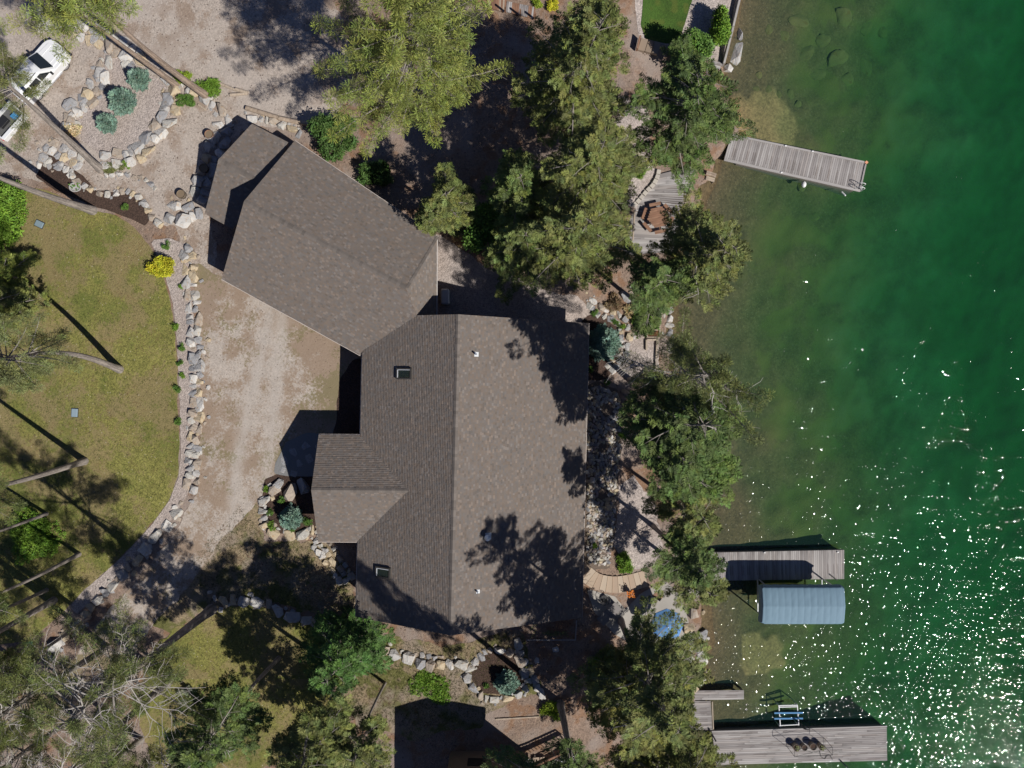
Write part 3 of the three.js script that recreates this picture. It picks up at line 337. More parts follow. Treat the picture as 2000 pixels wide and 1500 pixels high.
// sunken boulders off the upper shore
const softRock = (() => { const g = new THREE.IcosahedronGeometry(1, 3), p = g.attributes.position; for (let i = 0; i < p.count; i++) { const x = p.getX(i), y = p.getY(i), z = p.getZ(i), k = 0.8 + 0.4 * noise(x * 1.6 + 5, z * 1.6 + y) + 0.12 * noise(x * 5, z * 5 + y * 3); p.setXYZ(i, x * k, y * k, z * k); } g.computeVertexNormals(); const uv = g.attributes.uv; return g; })(), mSoft = std([0.135, 0.125, 0.045], 1, { map: rockTex });
{ const f = rng(41); [[1560, 40, 22, 15], [1610, 75, 15, 14], [1650, 30, 16, 20], [1700, 45, 14, 14], [1735, 48, 12, 14], [1575, 100, 20, 16], [1640, 110, 16, 22], [1530, 70, 12, 10], [1700, 120, 22, 14], [1600, 140, 18, 12], [1545, 185, 12, 8], [1560, 205, 10, 8], [1500, 175, 8, 7], [1475, 175, 7, 6], [1520, 185, 8, 7], [1480, 150, 7, 7], [1660, 150, 14, 14], [1500, 60, 10, 8], [1570, 360, 12, 10], [1595, 420, 10, 12]].forEach(([x, y, a, b], i) => { let p = W(x, y, LAKE - 0.6); p.y = height(p.x, p.z); const s = stone(scene, x, y, a, b, f() * 6, f, { at: p, soft: true, name: numbered('sunken_boulder'), h: Math.min(a, b) / PPM * 0.26 }); tag(s, 'blurred olive boulder lying under the green shallows near the upper dock', 'boulder', 'boulders sunk in the shallows off the upper dock'); }); }

// ---------------------------------------------------------------- trees and shrubs
function tris(list) { const pos = []; for (const t of list) for (const p of t) pos.push(p[0], p[1], p[2]); const g = new THREE.BufferGeometry(); g.setAttribute('position', new THREE.Float32BufferAttribute(pos, 3)); g.computeVertexNormals(); return g; }
function firSpray(s) {                                                 // flat feathery twig, 1 m long along +x
  const f = rng(s), L = [], kite = (x, y, z, dx, dy, dz, w) => { const l = Math.hypot(dx, dz), nx = -dz / l * w, nz = dx / l * w, k = (f() - 0.5) * w * 1.6, mx = x + dx * 0.45, my = y + dy * 0.45, mz = z + dz * 0.45; L.push([[x, y, z], [mx + nx, my + k, mz + nz], [x + dx, y + dy, z + dz]], [[x, y, z], [x + dx, y + dy, z + dz], [mx - nx, my - k, mz - nz]]); };
  for (let i = 0; i < 5; i++) { const x = 0.05 + i * 0.18, l = 0.5 * (1 - 0.75 * x) * rr(0.8, 1.2, f); for (const sd of [-1, 1]) kite(x, (f() - 0.5) * 0.06, 0, l * rr(0.5, 0.9, f), rr(-0.08, 0.1, f), sd * l, 0.062); }
  kite(0.55, 0, 0, 0.5, -0.02, 0, 0.07); kite(0, 0, 0, 0.6, 0.03, 0, 0.045); return tris(L);
}
function pineTuft(s) {                                                 // a burst of long needles at a twig end
  const f = rng(s), L = []; for (let i = 0; i < 30; i++) { const t = f() * 6.283, a = Math.acos(1 - 1.35 * f()), l = rr(0.75, 1.05, f), d = V(Math.cos(a), Math.sin(a) * Math.cos(t), Math.sin(a) * Math.sin(t)), w = V(rr(-1, 1, f), rr(-1, 1, f), rr(-1, 1, f)).cross(d).normalize().multiplyScalar(0.062), o = d.clone().multiplyScalar(0.08), m = d.clone().multiplyScalar(l); L.push([[o.x, o.y, o.z], [m.x + w.x, m.y + w.y, m.z + w.z], [m.x - w.x * 0.2, m.y - w.y * 0.2, m.z - w.z * 0.2]]); } return tris(L);
}
function leafClump(s, leaves = 14) { const f = rng(s), L = []; for (let i = 0; i < leaves; i++) { const c = V(rr(-1, 1, f), rr(-0.6, 0.7, f), rr(-1, 1, f)).multiplyScalar(0.5), a = V(rr(-1, 1, f), rr(-0.5, 0.4, f), rr(-1, 1, f)).normalize(), b = a.clone().cross(V(rr(-0.5, 0.5, f), 1, rr(-0.5, 0.5, f))).normalize().multiplyScalar(0.15), e = a.multiplyScalar(0.34), q = [c, c.clone().addScaledVector(e, 0.5).add(b), c.clone().add(e), c.clone().addScaledVector(e, 0.5).sub(b)].map((v) => v.toArray()); L.push([q[0], q[1], q[2]], [q[0], q[2], q[3]]); } return tris(L); }
const SPRAY = [1, 2, 3].map(firSpray), TUFT = [4, 5, 6].map(pineTuft), CLUMP = [7, 8, 9].map((s) => leafClump(s));
const leafMat = (c) => std(c, 0.75);
const bark = tileTex(256, 2, (x, z, c, m) => { const n = wrapN(x * 3, z * 0.7, 6, m * 1); set(c, 1, 1, 1, 0.45 + 0.8 * n * wrapN(x, z, 20, m) + 0.2 * n); });
const mBarkGrey = std([0.36, 0.315, 0.28], 0.95, { map: bark }), mBarkRed = std([0.42, 0.32, 0.25], 0.95, { map: bark }), mTwig = std([0.29, 0.26, 0.23], 0.95), mDead = std([0.44, 0.41, 0.38], 0.95);
function limb(pts, radii, seg = 6) {                                    // tapered bent limb
  const pos = [], uv = [], idx = [], n = pts.length; let x = V(1, 0, 0);
  for (let i = 0; i < n; i++) { const t = pts[Math.min(n - 1, i + 1)].clone().sub(pts[Math.max(0, i - 1)]).normalize(), y = t.clone().cross(Math.abs(t.y) > 0.9 ? x : V(0, 1, 0)).normalize(), z = t.clone().cross(y); for (let k = 0; k <= seg; k++) { const a = k / seg * 6.2832, p = pts[i].clone().addScaledVector(y, Math.cos(a) * radii[i]).addScaledVector(z, Math.sin(a) * radii[i]); pos.push(p.x, p.y, p.z); uv.push(k / seg * 1, i * 0.4); } }
  for (let i = 0; i + 1 < n; i++) for (let k = 0; k < seg; k++) { const a = i * (seg + 1) + k, b = a + seg + 1; idx.push(a, b, a + 1, b, b + 1, a + 1); }
  const g = new THREE.BufferGeometry(); g.setAttribute('position', new THREE.Float32BufferAttribute(pos, 3)); g.setAttribute('uv', new THREE.Float32BufferAttribute(uv, 2)); g.setIndex(idx); g.computeVertexNormals(); return g;
}
const KIND = {
  fir: { geo: SPRAY, size: [0.42, 0.7], mat: leafMat([0.145, 0.172, 0.05]), rise: [-0.3, 0.12], prof: (t) => Math.pow(1 - t, 0.6) * (0.72 + 0.28 * sstep(0, 0.15, t)) + 0.03, bark: mBarkGrey, step: 0.52, per: 4, st: 0.32 },
  darkfir: { geo: SPRAY, size: [0.42, 0.7], mat: leafMat([0.088, 0.138, 0.035]), rise: [-0.25, 0.14], prof: (t) => Math.pow(1 - t, 0.6) * (0.72 + 0.28 * sstep(0, 0.15, t)) + 0.03, bark: mBarkGrey, step: 0.52, per: 4, st: 0.32 },
  pine: { geo: TUFT, size: [0.38, 0.52], mat: leafMat([0.235, 0.28, 0.07]), rise: [0.0, 0.5], prof: (t) => (0.5 + 0.5 * sstep(0, 0.25, t)) * Math.pow(1 - t * t, 0.6) + 0.05, bark: mBarkRed, step: 0.5, per: 5, st: 0.45 },
  greypine: { geo: TUFT, size: [0.24, 0.36], mat: leafMat([0.16, 0.195, 0.066]), rise: [-0.1, 0.45], prof: (t) => (0.5 + 0.5 * sstep(0, 0.25, t)) * Math.pow(1 - t * t, 0.6) + 0.05, bark: mBarkGrey, step: 0.55, per: 4, st: 0.42 },
};
function conifer(name, label, px, py, h, r, cb, kind, o = {}) {
  const K = KIND[kind], f = rng(Math.round(px * 7 + py * 13) + 5), g = thing(name, label, 'tree', o.group), b = o.at || G(px, py); g.position.copy(b);
  const top = V(o.lean ? o.lean[0] : (f() - 0.5) * 0.8, h, o.lean ? o.lean[1] : (f() - 0.5) * 0.8), bow = o.bow || [(f() - 0.5) * 0.6, (f() - 0.5) * 0.6], tr = o.trunk || 0.012 * h + 0.06;
  const axis = (t) => V(top.x * t + bow[0] * Math.sin(t * 3.1416), h * t, top.z * t + bow[1] * Math.sin(t * 3.1416)), P = [], Q = [];
  for (let i = 0; i <= 14; i++) { const t = i / 14; P.push(axis(t).add(V(0, i ? 0 : -0.15, 0))); Q.push(tr * (i === 0 ? 1.35 : 1.05 - t) + 0.015); }
  part('trunk', limb(P, Q, 9), K.bark, g);
  const wood = [], dead = [], M = [], up = V(0, 1, 0), mat = new THREE.Matrix4(), c0 = cb / h, nl = Math.ceil((h - cb) / K.step), lob = f() * 6.28;
  const spray = (p, dir, s) => { const x = dir.clone().normalize(), z = x.clone().cross(up.clone().add(V((f() - 0.5) * 0.9, 0, (f() - 0.5) * 0.9))).normalize(), y = z.clone().cross(x); mat.makeBasis(x.multiplyScalar(s), y.multiplyScalar(s), z.multiplyScalar(s)); mat.setPosition(p.x, p.y, p.z); M.push(mat.clone()); };
  for (let l = 0; l < nl; l++) for (let k = 0; k < K.per; k++) {
    const t = (l + f()) / nl, y0 = mix(c0, 0.985, t), az = f() * 6.283, lobe = 0.82 + 0.26 * Math.sin(az * 2 + lob) + 0.16 * Math.sin(az * 5 + lob * 3 + t * 6), L = r * K.prof(t) * lobe * rr(0.5, 1.2, f) * (f() < 0.1 ? 1.15 : 1); if (f() < (o.thin ?? 0.2) || L < 0.2) { if (L > 0.8 && f() < (o.dead ?? (o.thin ? 0.65 : 0.06))) { const s = axis(y0), e = s.clone().add(V(Math.cos(az) * L, rr(-0.2, 0.1, f) * L, Math.sin(az) * L)), sd = V(-Math.sin(az), 0, Math.cos(az)), m = s.clone().lerp(e, 0.5).add(V(0, 0.15, 0)).addScaledVector(sd, (f() - 0.5) * 0.5); const jt = (p, k) => p.add(V((f() - 0.5) * k, (f() - 0.5) * k, (f() - 0.5) * k)); dead.push(limb([s, jt(s.clone().lerp(m, 0.5), 0.35), m, jt(m.clone().lerp(e, 0.35), 0.4), jt(m.clone().lerp(e, 0.7), 0.4), e], [0.045, 0.038, 0.03, 0.024, 0.018, 0.009], 4)); for (let q = 0; q < 6; q++) { const u = rr(0.3, 0.95, f), p = u < 0.5 ? s.clone().lerp(m, u * 2) : m.clone().lerp(e, u * 2 - 1), w = p.clone().addScaledVector(sd, (f() < 0.5 ? -1 : 1) * L * rr(0.15, 0.4, f)).add(V(Math.cos(az) * L * 0.2, rr(-0.1, 0.25, f), Math.sin(az) * L * 0.2)); dead.push(limb([p, jt(p.clone().lerp(w, 0.35), 0.22), jt(p.clone().lerp(w, 0.7), 0.28), w], [0.019, 0.016, 0.012, 0.006], 3)); } } continue; }
    const s = axis(y0), out = V(Math.cos(az), 0, Math.sin(az)), side = V(-out.z, 0, out.x), rise = rr(K.rise[0], K.rise[1], f) + 0.35 * t * (kind.includes('pine') ? 0.5 : 1), curl = rr(-0.1, 0.22, f), bend = (f() - 0.5) * 0.35, B = (u) => s.clone().addScaledVector(out, L * u).addScaledVector(side, L * bend * u * u).add(V(0, L * (rise * u + curl * u * u - 0.12 * u), 0));
    const wl = V(0, 0.05, 0); wood.push(limb([B(0), B(0.35).add(wl), B(0.7).add(wl), B(1).add(wl)], [0.02 + L * 0.012, 0.018 + L * 0.008, 0.014 + L * 0.004, 0.008], 4)); if (L > 1.2) for (const u of [0.4, 0.6, 0.8]) { const sd = f() < 0.5 ? -1 : 1, e = B(u).addScaledVector(side, sd * L * 0.28 * (1.2 - u)).addScaledVector(out, L * 0.18).add(V(0, 0.08, 0)); wood.push(limb([B(u), B(u).lerp(e, 0.55).add(wl), e], [0.014, 0.011, 0.006], 3)); }
    const n = Math.max(2, Math.round(L / K.st)), tu = kind.includes('pine');
    for (let i = 0; i <= n; i++) { if (!tu && i < n && f() < 0.1) continue; const u = mix(tu ? 0.42 : 0.22, 1, i / n), p = B(u), d = B(Math.min(1, u + 0.05)).sub(B(u - 0.05)).normalize(), wdt = (tu ? 0.5 : 0.85) * Math.min(1.2, L * 0.4) * (1.12 - u * 0.75);
      for (const sd of [-1, 1]) { const m = kind === 'pine' ? 1 : 2; for (let q = 0; q < m; q++) { if (f() < 0.08) continue; const w = wdt * (q + 0.35 + f() * 0.75) / m, pp = p.clone().addScaledVector(side, sd * w).addScaledVector(d, w * 0.5 + (f() - 0.5) * 0.15).add(V(0, (f() - 0.4) * (tu ? 0.5 : 0.2), 0)); const dd = d.clone().addScaledVector(side, sd * rr(0.3, 1.1, f)).add(V(0, tu ? rr(0.3, 1.3, f) : rr(-0.25, 0.15, f), 0)); spray(pp, dd, rr(K.size[0], K.size[1], f)); } }
      if (i === n) spray(p, d.clone().add(V(0, tu ? 0.4 : 0, 0)), K.size[1]); }
  }
  if (wood.length) part('branches', mergeGeometries(wood), mTwig, g).userData.kind = 'stuff'; if (dead.length) part('dead_branches', mergeGeometries(dead), mDead, g).userData.kind = 'stuff';
  const col = new THREE.Color(), parts = K.geo.map(() => []); M.forEach((m, i) => parts[i % K.geo.length].push(m));
  parts.forEach((list, q) => { const im = shade(new THREE.InstancedMesh(K.geo[q], o.mat || K.mat, list.length)); im.name = 'crown'; im.userData.kind = 'stuff'; list.forEach((m, i) => { im.setMatrixAt(i, m); const v = rr(0.45, 1.5, f); im.setColorAt(i, col.setRGB(v * rr(0.86, 1.18, f), v, v * rr(0.65, 1.1, f))); }); g.add(im); });
  return g;
}
const mLeaf = { bright: leafMat([0.16, 0.29, 0.03]), lime: leafMat([0.25, 0.35, 0.03]), gold: leafMat([0.52, 0.5, 0.03]), green: leafMat([0.105, 0.21, 0.035]), deep: leafMat([0.07, 0.14, 0.03]), olive: leafMat([0.17, 0.19, 0.07]), blue: leafMat([0.22, 0.34, 0.27]), brown: leafMat([0.27, 0.19, 0.12]), straw: leafMat([0.6, 0.48, 0.3]), grey: leafMat([0.28, 0.31, 0.24]) };
function bush(name, label, px, py, rx, rz, h, m, o = {}) {                // leafy shrub or small broadleaf tree, sizes in metres
  const f = rng(Math.round(px * 3 + py * 11) + 9), g = thing(name, label, o.cat || 'shrub', o.group), b = o.at || G(px, py); g.position.copy(b);
  const geo = CLUMP[Math.floor(f() * 3)], s = o.leaf || clamp(Math.min(rx, rz) * 0.5, 0.2, 0.55), n = o.n || Math.round(clamp(rx * rz * 55 / (s * s) * 0.16, 40, 2600)), im = shade(new THREE.InstancedMesh(geo, m, n)), d = new THREE.Object3D(), col = new THREE.Color(); im.name = 'foliage'; im.userData.kind = 'stuff';
  const base = o.base || 0, lobes = Array.from({ length: o.lobes || 7 }, () => [rr(-0.62, 0.62, f), rr(0.2, 0.75, f), rr(-0.62, 0.62, f), rr(0.32, 0.52, f)]);
  for (let i = 0; i < n; i++) { const L = lobes[i % lobes.length], z = f() * 2 - 1, t = f() * 6.283, q = Math.sqrt(1 - z * z), e = L[3] * (0.7 + 0.3 * f()) * (rx < 0.6 ? 1 : 1); d.position.set((L[0] + q * Math.cos(t) * e) * rx, base + Math.max(0.04, (L[1] + z * e) * (h - base) * 0.85), (L[2] + q * Math.sin(t) * e) * rz); d.rotation.set(f() * 6.28, f() * 6.28, f() * 6.28); d.scale.setScalar(s * rr(0.7, 1.2, f)); d.updateMatrix(); im.setMatrixAt(i, d.matrix); const v = rr(0.65, 1.3, f); im.setColorAt(i, col.setRGB(v * rr(0.85, 1.15, f), v, v * rr(0.7, 1.1, f))); }
  g.add(im); const st = []; for (let k = 0; k < (base ? 3 : 3); k++) { const L = lobes[k % lobes.length]; st.push(limb([V((f() - 0.5) * 0.1, -0.05, (f() - 0.5) * 0.1), V(L[0] * rx * 0.4, base + L[1] * (h - base) * 0.4, L[2] * rz * 0.4), V(L[0] * rx, base + L[1] * (h - base) * 0.9, L[2] * rz)], [0.03 + h * 0.014, 0.02 + h * 0.008, 0.008], 5)); } part('stem', mergeGeometries(st), mTwig, g); return g;
}
function spruce(label, px, py, r, h) {                                     // blue spruce: short cone of stiff twigs
  const f = rng(Math.round(px + py * 3)), g = thing('blue_spruce', label, 'tree', 'blue spruces in the garden beds'), b = G(px, py, h * 0.45); g.position.copy(b); part('trunk', limb([V(0, -0.1, 0), V(0, h * 0.5, 0), V(0, h * 0.97, 0)], [0.09, 0.06, 0.015], 7), mBarkGrey, g);
  const n = Math.round(620 * r * h / 2), d = new THREE.Matrix4(), im = shade(new THREE.InstancedMesh(SPRAY[0], mLeaf.blue, n)), col = new THREE.Color(); im.name = 'crown'; im.userData.kind = 'stuff';
  for (let i = 0; i < n; i++) { const t = 1 - Math.sqrt(f()), az = f() * 6.283, rad = r * (1 - t * 0.96) * (0.86 + 0.1 * Math.sin(az * 7 + t * 9) + 0.1 * f()), ins = rr(0.45, 0.86, f), p = V(Math.cos(az) * rad * ins, 0.12 + h * t * 0.95, Math.sin(az) * rad * ins), x = V(Math.cos(az + (f() - 0.5) * 0.9), rr(0.15, 0.75, f) + t, Math.sin(az + (f() - 0.5) * 0.9)).normalize(), z = x.clone().cross(V((f() - 0.5), 1, f() - 0.5)).normalize(), y = z.clone().cross(x), s = 0.42 * (0.6 + 0.4 * r) * rr(0.8, 1.15, f); d.makeBasis(x.multiplyScalar(s), y.multiplyScalar(s), z.multiplyScalar(s)); d.setPosition(p); im.setMatrixAt(i, d); const v = rr(0.6, 1.3, f); im.setColorAt(i, col.setRGB(v * rr(0.85, 1.1, f), v, v * rr(0.9, 1.05, f))); }
  g.add(im); return g;
}
// tall conifers: base point in the photo, height, crown radius, height of the lowest branches
conifer('ponderosa_pine', 'huge yellow-green pine with pompom needle tufts behind the garage', 850, 245, 21.5, 5.5, 7, 'pine');
conifer('fir_tree', 'large grey-green fir below the brown neighbour boardwalk', 1088, 238, 20, 4.7, 4, 'fir', { lean: [1.7, 0.5] });
conifer('fir_tree', 'dark leaning fir overhanging the shore end of the upper dock', 1258, 328, 18, 4.4, 8, 'darkfir', { lean: [0.9, -1.0], trunk: 0.2 });
conifer('fir_tree', 'fir standing close to the garage north corner', 884, 425, 10, 3.1, 1.2, 'fir');
conifer('fir_tree', 'tall fir at the middle of the wooded bank, upper of a pair', 1112, 405, 18, 4.8, 3.5, 'fir', { lean: [0.8, 0] });
conifer('fir_tree', 'wide fir just north of the house, lower of a pair', 1100, 512, 15.5, 4.4, 3, 'fir', { lean: [0.7, -0.3] });
conifer('fir_tree', 'slender fir beside the hexagonal picnic table boardwalk', 1240, 588, 14, 2.7, 7, 'darkfir', { lean: [0.4, -0.3], trunk: 0.18 });
conifer('fir_tree', 'olive fir leaning out over the water below the boardwalk', 1294, 545, 17, 3.6, 7, 'fir', { lean: [1.5, 0.2], trunk: 0.2 });
conifer('shore_pine', 'sparse silvery pine leaning over the lake beyond the cobble bed', 1230, 742, 24, 4.2, 11, 'greypine', { lean: [1.2, -0.3], thin: 0.3, dead: 0.2, trunk: 0.2, bow: [0.2, 0.2] });
conifer('fir_tree', 'dark fir growing beside the upper end of the cobble bed', 1218, 765, 23, 3.5, 10.5, 'darkfir', { thin: 0.36, dead: 0.05, lean: [2.0, 1.6], trunk: 0.2, bow: [0.3, 0.9] });
conifer('fir_tree', 'shaded fir between the cobble bed and the shore', 1228, 852, 17.5, 2.9, 10, 'darkfir', { thin: 0.36, dead: 0.05, lean: [1.5, 0.5], trunk: 0.18 });
conifer('fir_tree', 'bushy bright green fir on the shore east of the cobble bed', 1276, 892, 15, 3.4, 7, 'fir', { thin: 0.36, dead: 0.05, lean: [0.7, 0.4], mat: leafMat([0.118, 0.192, 0.044]) });
conifer('fir_tree', 'fir leaning to the lake midway along the cobble bed', 1262, 822, 15, 3.0, 7.5, 'darkfir', { thin: 0.36, dead: 0.05, lean: [1.3, 0.2], trunk: 0.17 });
conifer('fir_tree', 'fir closing the gap above the lower dock', 1292, 962, 13, 2.8, 5, 'fir', { thin: 0.36, dead: 0.05, lean: [0.8, 0.2], trunk: 0.16 });
conifer('fir_tree', 'leaning fir above the stepped path by the lower dock', 1276, 1028, 16, 2.9, 8, 'darkfir', { thin: 0.36, dead: 0.05, lean: [0.6, 0.3], trunk: 0.17 });
conifer('shore_pine', 'open branched pine reaching toward the lower dock', 1300, 1085, 11, 2.7, 4, 'fir', { lean: [1.3, 0.5], thin: 0.35, trunk: 0.15 });
conifer('fir_tree', 'fir spreading over the blue patio umbrella', 1213, 1212, 22, 4.4, 7, 'fir', { lean: [0.3, -0.3], trunk: 0.22, thin: 0.36, dead: 0.06 });
conifer('fir_tree', 'tall olive fir at the south end of the lakeside patio', 1192, 1262, 18, 4.0, 6, 'fir', { thin: 0.36, dead: 0.05, trunk: 0.22, lean: [0.4, 0.2], mat: leafMat([0.158, 0.166, 0.038]) });
conifer('fir_tree', 'fir on the bank beside the neighbour dock walkway', 1258, 1385, 21, 4.4, 5, 'fir', { trunk: 0.22, lean: [0.3, 0.2], mat: leafMat([0.138, 0.159, 0.038]) });
conifer('fir_tree', 'fir between the patio trees and the landing', 1250, 1300, 14, 2.9, 5, 'fir', { trunk: 0.18, lean: [0.3, 0.2], mat: leafMat([0.130, 0.158, 0.041]) });
conifer('fir_tree', 'dark trunked tree rising beside the neighbour deck stairs', 1094, 1374, 24, 4.2, 13, 'darkfir', { trunk: 0.27 });
conifer('tall_pine', 'old pine with bare grey limbs over the bottom of the drive', 414, 1190, 22, 5.4, 11.5, 'greypine', { trunk: 0.36, thin: 0.5, lean: [0, 0.2], bow: [0, 0] });
conifer('tall_pine', 'sparse pine with many dead twigs in the lower corner', 330, 1330, 19, 4.8, 9, 'greypine', { thin: 0.6, trunk: 0.3 });
conifer('tall_pine', 'green pine beside the dead-limbed pine at the bottom edge', 210, 1265, 17, 4.2, 8, 'greypine', { thin: 0.4, mat: leafMat([0.138, 0.172, 0.044]), trunk: 0.26 });
conifer('tall_pine', 'pine hiding the foot of the drive at the lower edge', 150, 1400, 14, 4.2, 5, 'greypine', { thin: 0.55 });
conifer('tall_pine', 'thin topped pine at the far lower left corner', 95, 1335, 16, 3.6, 7, 'greypine', { thin: 0.35, trunk: 0.22 });
conifer('tall_pine', 'open pine over the brush at the bottom, left of the small lawn', 275, 1445, 14, 3.8, 4, 'greypine', { thin: 0.4, trunk: 0.24 });
conifer('tall_pine', 'grey-limbed pine at the lower side of the small lawn', 430, 1395, 16, 3.4, 7, 'greypine', { thin: 0.5, trunk: 0.2 });
conifer('lodgepole_pine', 'thin pine between the drive foot and the lawn corner', 175, 1205, 18, 2.6, 10, 'greypine', { trunk: 0.13 });
conifer('fir_tree', 'dark fir over the small lawn at the bottom', 545, 1285, 18, 3.8, 9, 'darkfir', { trunk: 0.16, lean: [-0.3, 0.6] });
conifer('fir_tree', 'thin twin-stemmed fir south of the small lawn', 688, 1322, 17, 3.4, 9, 'fir', { trunk: 0.24, lean: [-0.4, 0.8] });
conifer('fir_tree', 'young fir at the bottom edge below the bright spruce', 640, 1390, 12, 3.0, 3, 'fir');
conifer('fir_tree', 'slim fir with a bare trunk at the bottom edge', 752, 1334, 14, 2.2, 9, 'fir', { trunk: 0.1 });
conifer('tall_pine', 'curved trunk pine standing alone on the lawn', 234, 722, 19, 4.0, 12.5, 'greypine', { trunk: 0.26, bow: [0.3, -1.1], lean: [0.3, 0.2], thin: 0.1, dead: 0.05, mat: leafMat([0.193, 0.225, 0.093]) });
conifer('tall_pine', 'pine with its trunk slanting across the lawn', 166, 900, 20, 4.2, 12, 'greypine', { trunk: 0.24, lean: [0, 0.7] });
conifer('lodgepole_pine', 'slim pine by the bright groundcover on the lawn edge', 155, 1082, 18, 3.0, 11, 'greypine', { trunk: 0.15 });
conifer('lodgepole_pine', 'thin pine trunk above the bright groundcover', 92, 1003, 17, 2.8, 11, 'greypine', { trunk: 0.12 });
conifer('lodgepole_pine', 'thick dark pine trunk at the lower lawn corner', 106, 1172, 19, 3.4, 11, 'greypine', { trunk: 0.24, lean: [-0.4, 1.4] });
conifer('lodgepole_pine', 'thin pine beside the thick trunk at the lawn corner', 92, 1152, 17, 2.6, 11, 'greypine', { trunk: 0.13 });
conifer('ponderosa_pine', 'yellow-green pine leaning over the top of the boulder wall', 403, 187, 23, 4.0, 18, 'pine', { trunk: 0.27, bow: [-0.4, 0.3] });
conifer('ponderosa_pine', 'second pine with a pale trunk across the gravel island', 344, 166, 17.5, 3.2, 13.5, 'pine', { thin: 0.25, trunk: 0.22, lean: [-0.7, 0.6] });
conifer('tall_pine', 'pine shading the parked white car', 196, 331, 17.5, 3.5, 10.5, 'greypine', { trunk: 0.27, mat: leafMat([0.152, 0.179, 0.060]), thin: 0.45, dead: 0.08, lean: [1.2, -2.4] });
conifer('tall_pine', 'pine with a long bare trunk along the lawn top', 182, 411, 19, 3.4, 14, 'greypine', { trunk: 0.3, bow: [0, 0.3] });
conifer('fir_tree', 'grey-green fir at the left edge above the curved pine', 52, 600, 9, 2.6, 1.5, 'fir');
conifer('fir_tree', 'young fir standing behind the bright maple shrub', 40, 545, 7, 1.9, 1, 'fir', { mat: leafMat([0.166, 0.212, 0.044]) });
// broadleaf trees and shrubs
conifer('fir_tree', 'short fir above the shaded gravel north of the house', 1022, 505, 10, 3.0, 2, 'fir', { mat: leafMat([0.13, 0.17, 0.05]) });
conifer('fir_tree', 'fir rising behind the leafy tree and the fir bank', 1012, 425, 12, 3.1, 3, 'fir', { mat: leafMat([0.12, 0.165, 0.045]) });
bush('maple_tree', 'leafy green broadleaf tree between garage and fir bank', 965, 462, 2.4, 2.7, 6, mLeaf.green, { base: 1.2, cat: 'tree', n: 1500, leaf: 0.5 });
conifer('spruce_tree', 'bright green spruce at the end of the shaded boulder wall', 697, 1232, 12, 3.2, 0.8, 'darkfir', { mat: leafMat([0.07, 0.15, 0.032]), thin: 0.12, dead: 0 });
bush('alder_bush', 'bright green bush overhanging the neighbour gravel bed', 1394, 66, 0.9, 1.9, 3, mLeaf.bright, { n: 900, leaf: 0.4 });
bush('leafy_tree', 'green leafy tree at the shore above the upper dock', 1338, 122, 1.8, 1.3, 4.5, mLeaf.green, { base: 1, cat: 'tree', n: 900, leaf: 0.45 });
bush('maple_shrub', 'big bright green shrub at the lawn edge by the blue lid', 34, 425, 2.1, 3.0, 3.4, mLeaf.bright, { n: 2000, leaf: 0.4, lobes: 12 });
bush('lilac_bush', 'deep green bush against the back eave of the garage', 655, 275, 2.1, 1.6, 2.6, mLeaf.deep, { n: 1100, leaf: 0.4 });
bush('lilac_bush', 'lower green bush tucked under the garage eave corner', 735, 345, 1.7, 1.0, 2.0, mLeaf.deep, { n: 700, leaf: 0.36 });
bush('currant_bush', 'bright groundcover patch under the thin lawn pines', 70, 1045, 2.2, 2.3, 0.9, mLeaf.bright, { n: 1500, leaf: 0.3, lobes: 14 });
bush('juniper', 'yellow-green groundcover between the two crossing pine trunks', 360, 155, 0.9, 0.6, 0.5, mLeaf.lime, { n: 420, leaf: 0.24 });
bush('juniper', 'long green creeping juniper beside the pale log ends', 415, 172, 1.35, 1.0, 0.6, mLeaf.bright, { n: 700, leaf: 0.24 });
bush('boxwood', 'clipped oval green shrub below the boulder row', 367, 200, 0.75, 0.55, 0.7, mLeaf.green, { n: 700, leaf: 0.16, lobes: 9 });
bush('golden_shrub', 'bright yellow shrub at the lawn edge', 317, 522, 1.0, 0.9, 1.2, mLeaf.gold, { n: 800, leaf: 0.3 });
bush('yellow_shrub', 'small yellow flowering shrub beside the neighbour boardwalk', 1078, 12, 0.55, 0.5, 0.6, mLeaf.gold, { n: 200, leaf: 0.25 });
bush('green_shrub', 'small lime shrub next to the yellow flowers at the top', 1048, 6, 0.6, 0.5, 0.6, mLeaf.lime, { n: 200, leaf: 0.25 });
bush('currant_bush', 'vivid green shrub between the patio fir and south deck', 1175, 1288, 1.5, 1.1, 1.0, mLeaf.bright, { n: 800, leaf: 0.3 });
bush('currant_bush', 'bright shrub by the foot of the dark bottom trunk', 1078, 1385, 1.0, 0.8, 0.7, mLeaf.lime, { n: 420, leaf: 0.26 });
bush('fern_clump', 'bright green shrub on the cobbles above the stepped path', 1221, 1098, 0.75, 1.0, 0.9, mLeaf.bright, { n: 500, leaf: 0.28 });
bush('rhododendron', 'round dark-leaved bush above the timber planter box', 1258, 628, 1.1, 0.8, 1.0, mLeaf.bright, { n: 480, leaf: 0.34 });
bush('bare_shrub', 'brown twiggy shrub above the lakeside spruce', 1197, 590, 0.75, 0.8, 0.8, mLeaf.brown, { n: 480, leaf: 0.22 });
bush('straw_grass', 'dry straw-coloured grass clump between brown shrub and shore', 1228, 606, 0.8, 0.7, 0.5, mLeaf.straw, { n: 420, leaf: 0.24 });
bush('wild_grass', 'green weedy patch on the slope south of the boulder row', 838, 1342, 1.7, 1.4, 0.25, mLeaf.bright, { n: 1100, leaf: 0.2, lobes: 14 });
bush('wild_grass', 'weedy fringe behind the small stones above the path', 222, 330, 1.0, 0.5, 0.3, mLeaf.olive, { n: 300, leaf: 0.18 });
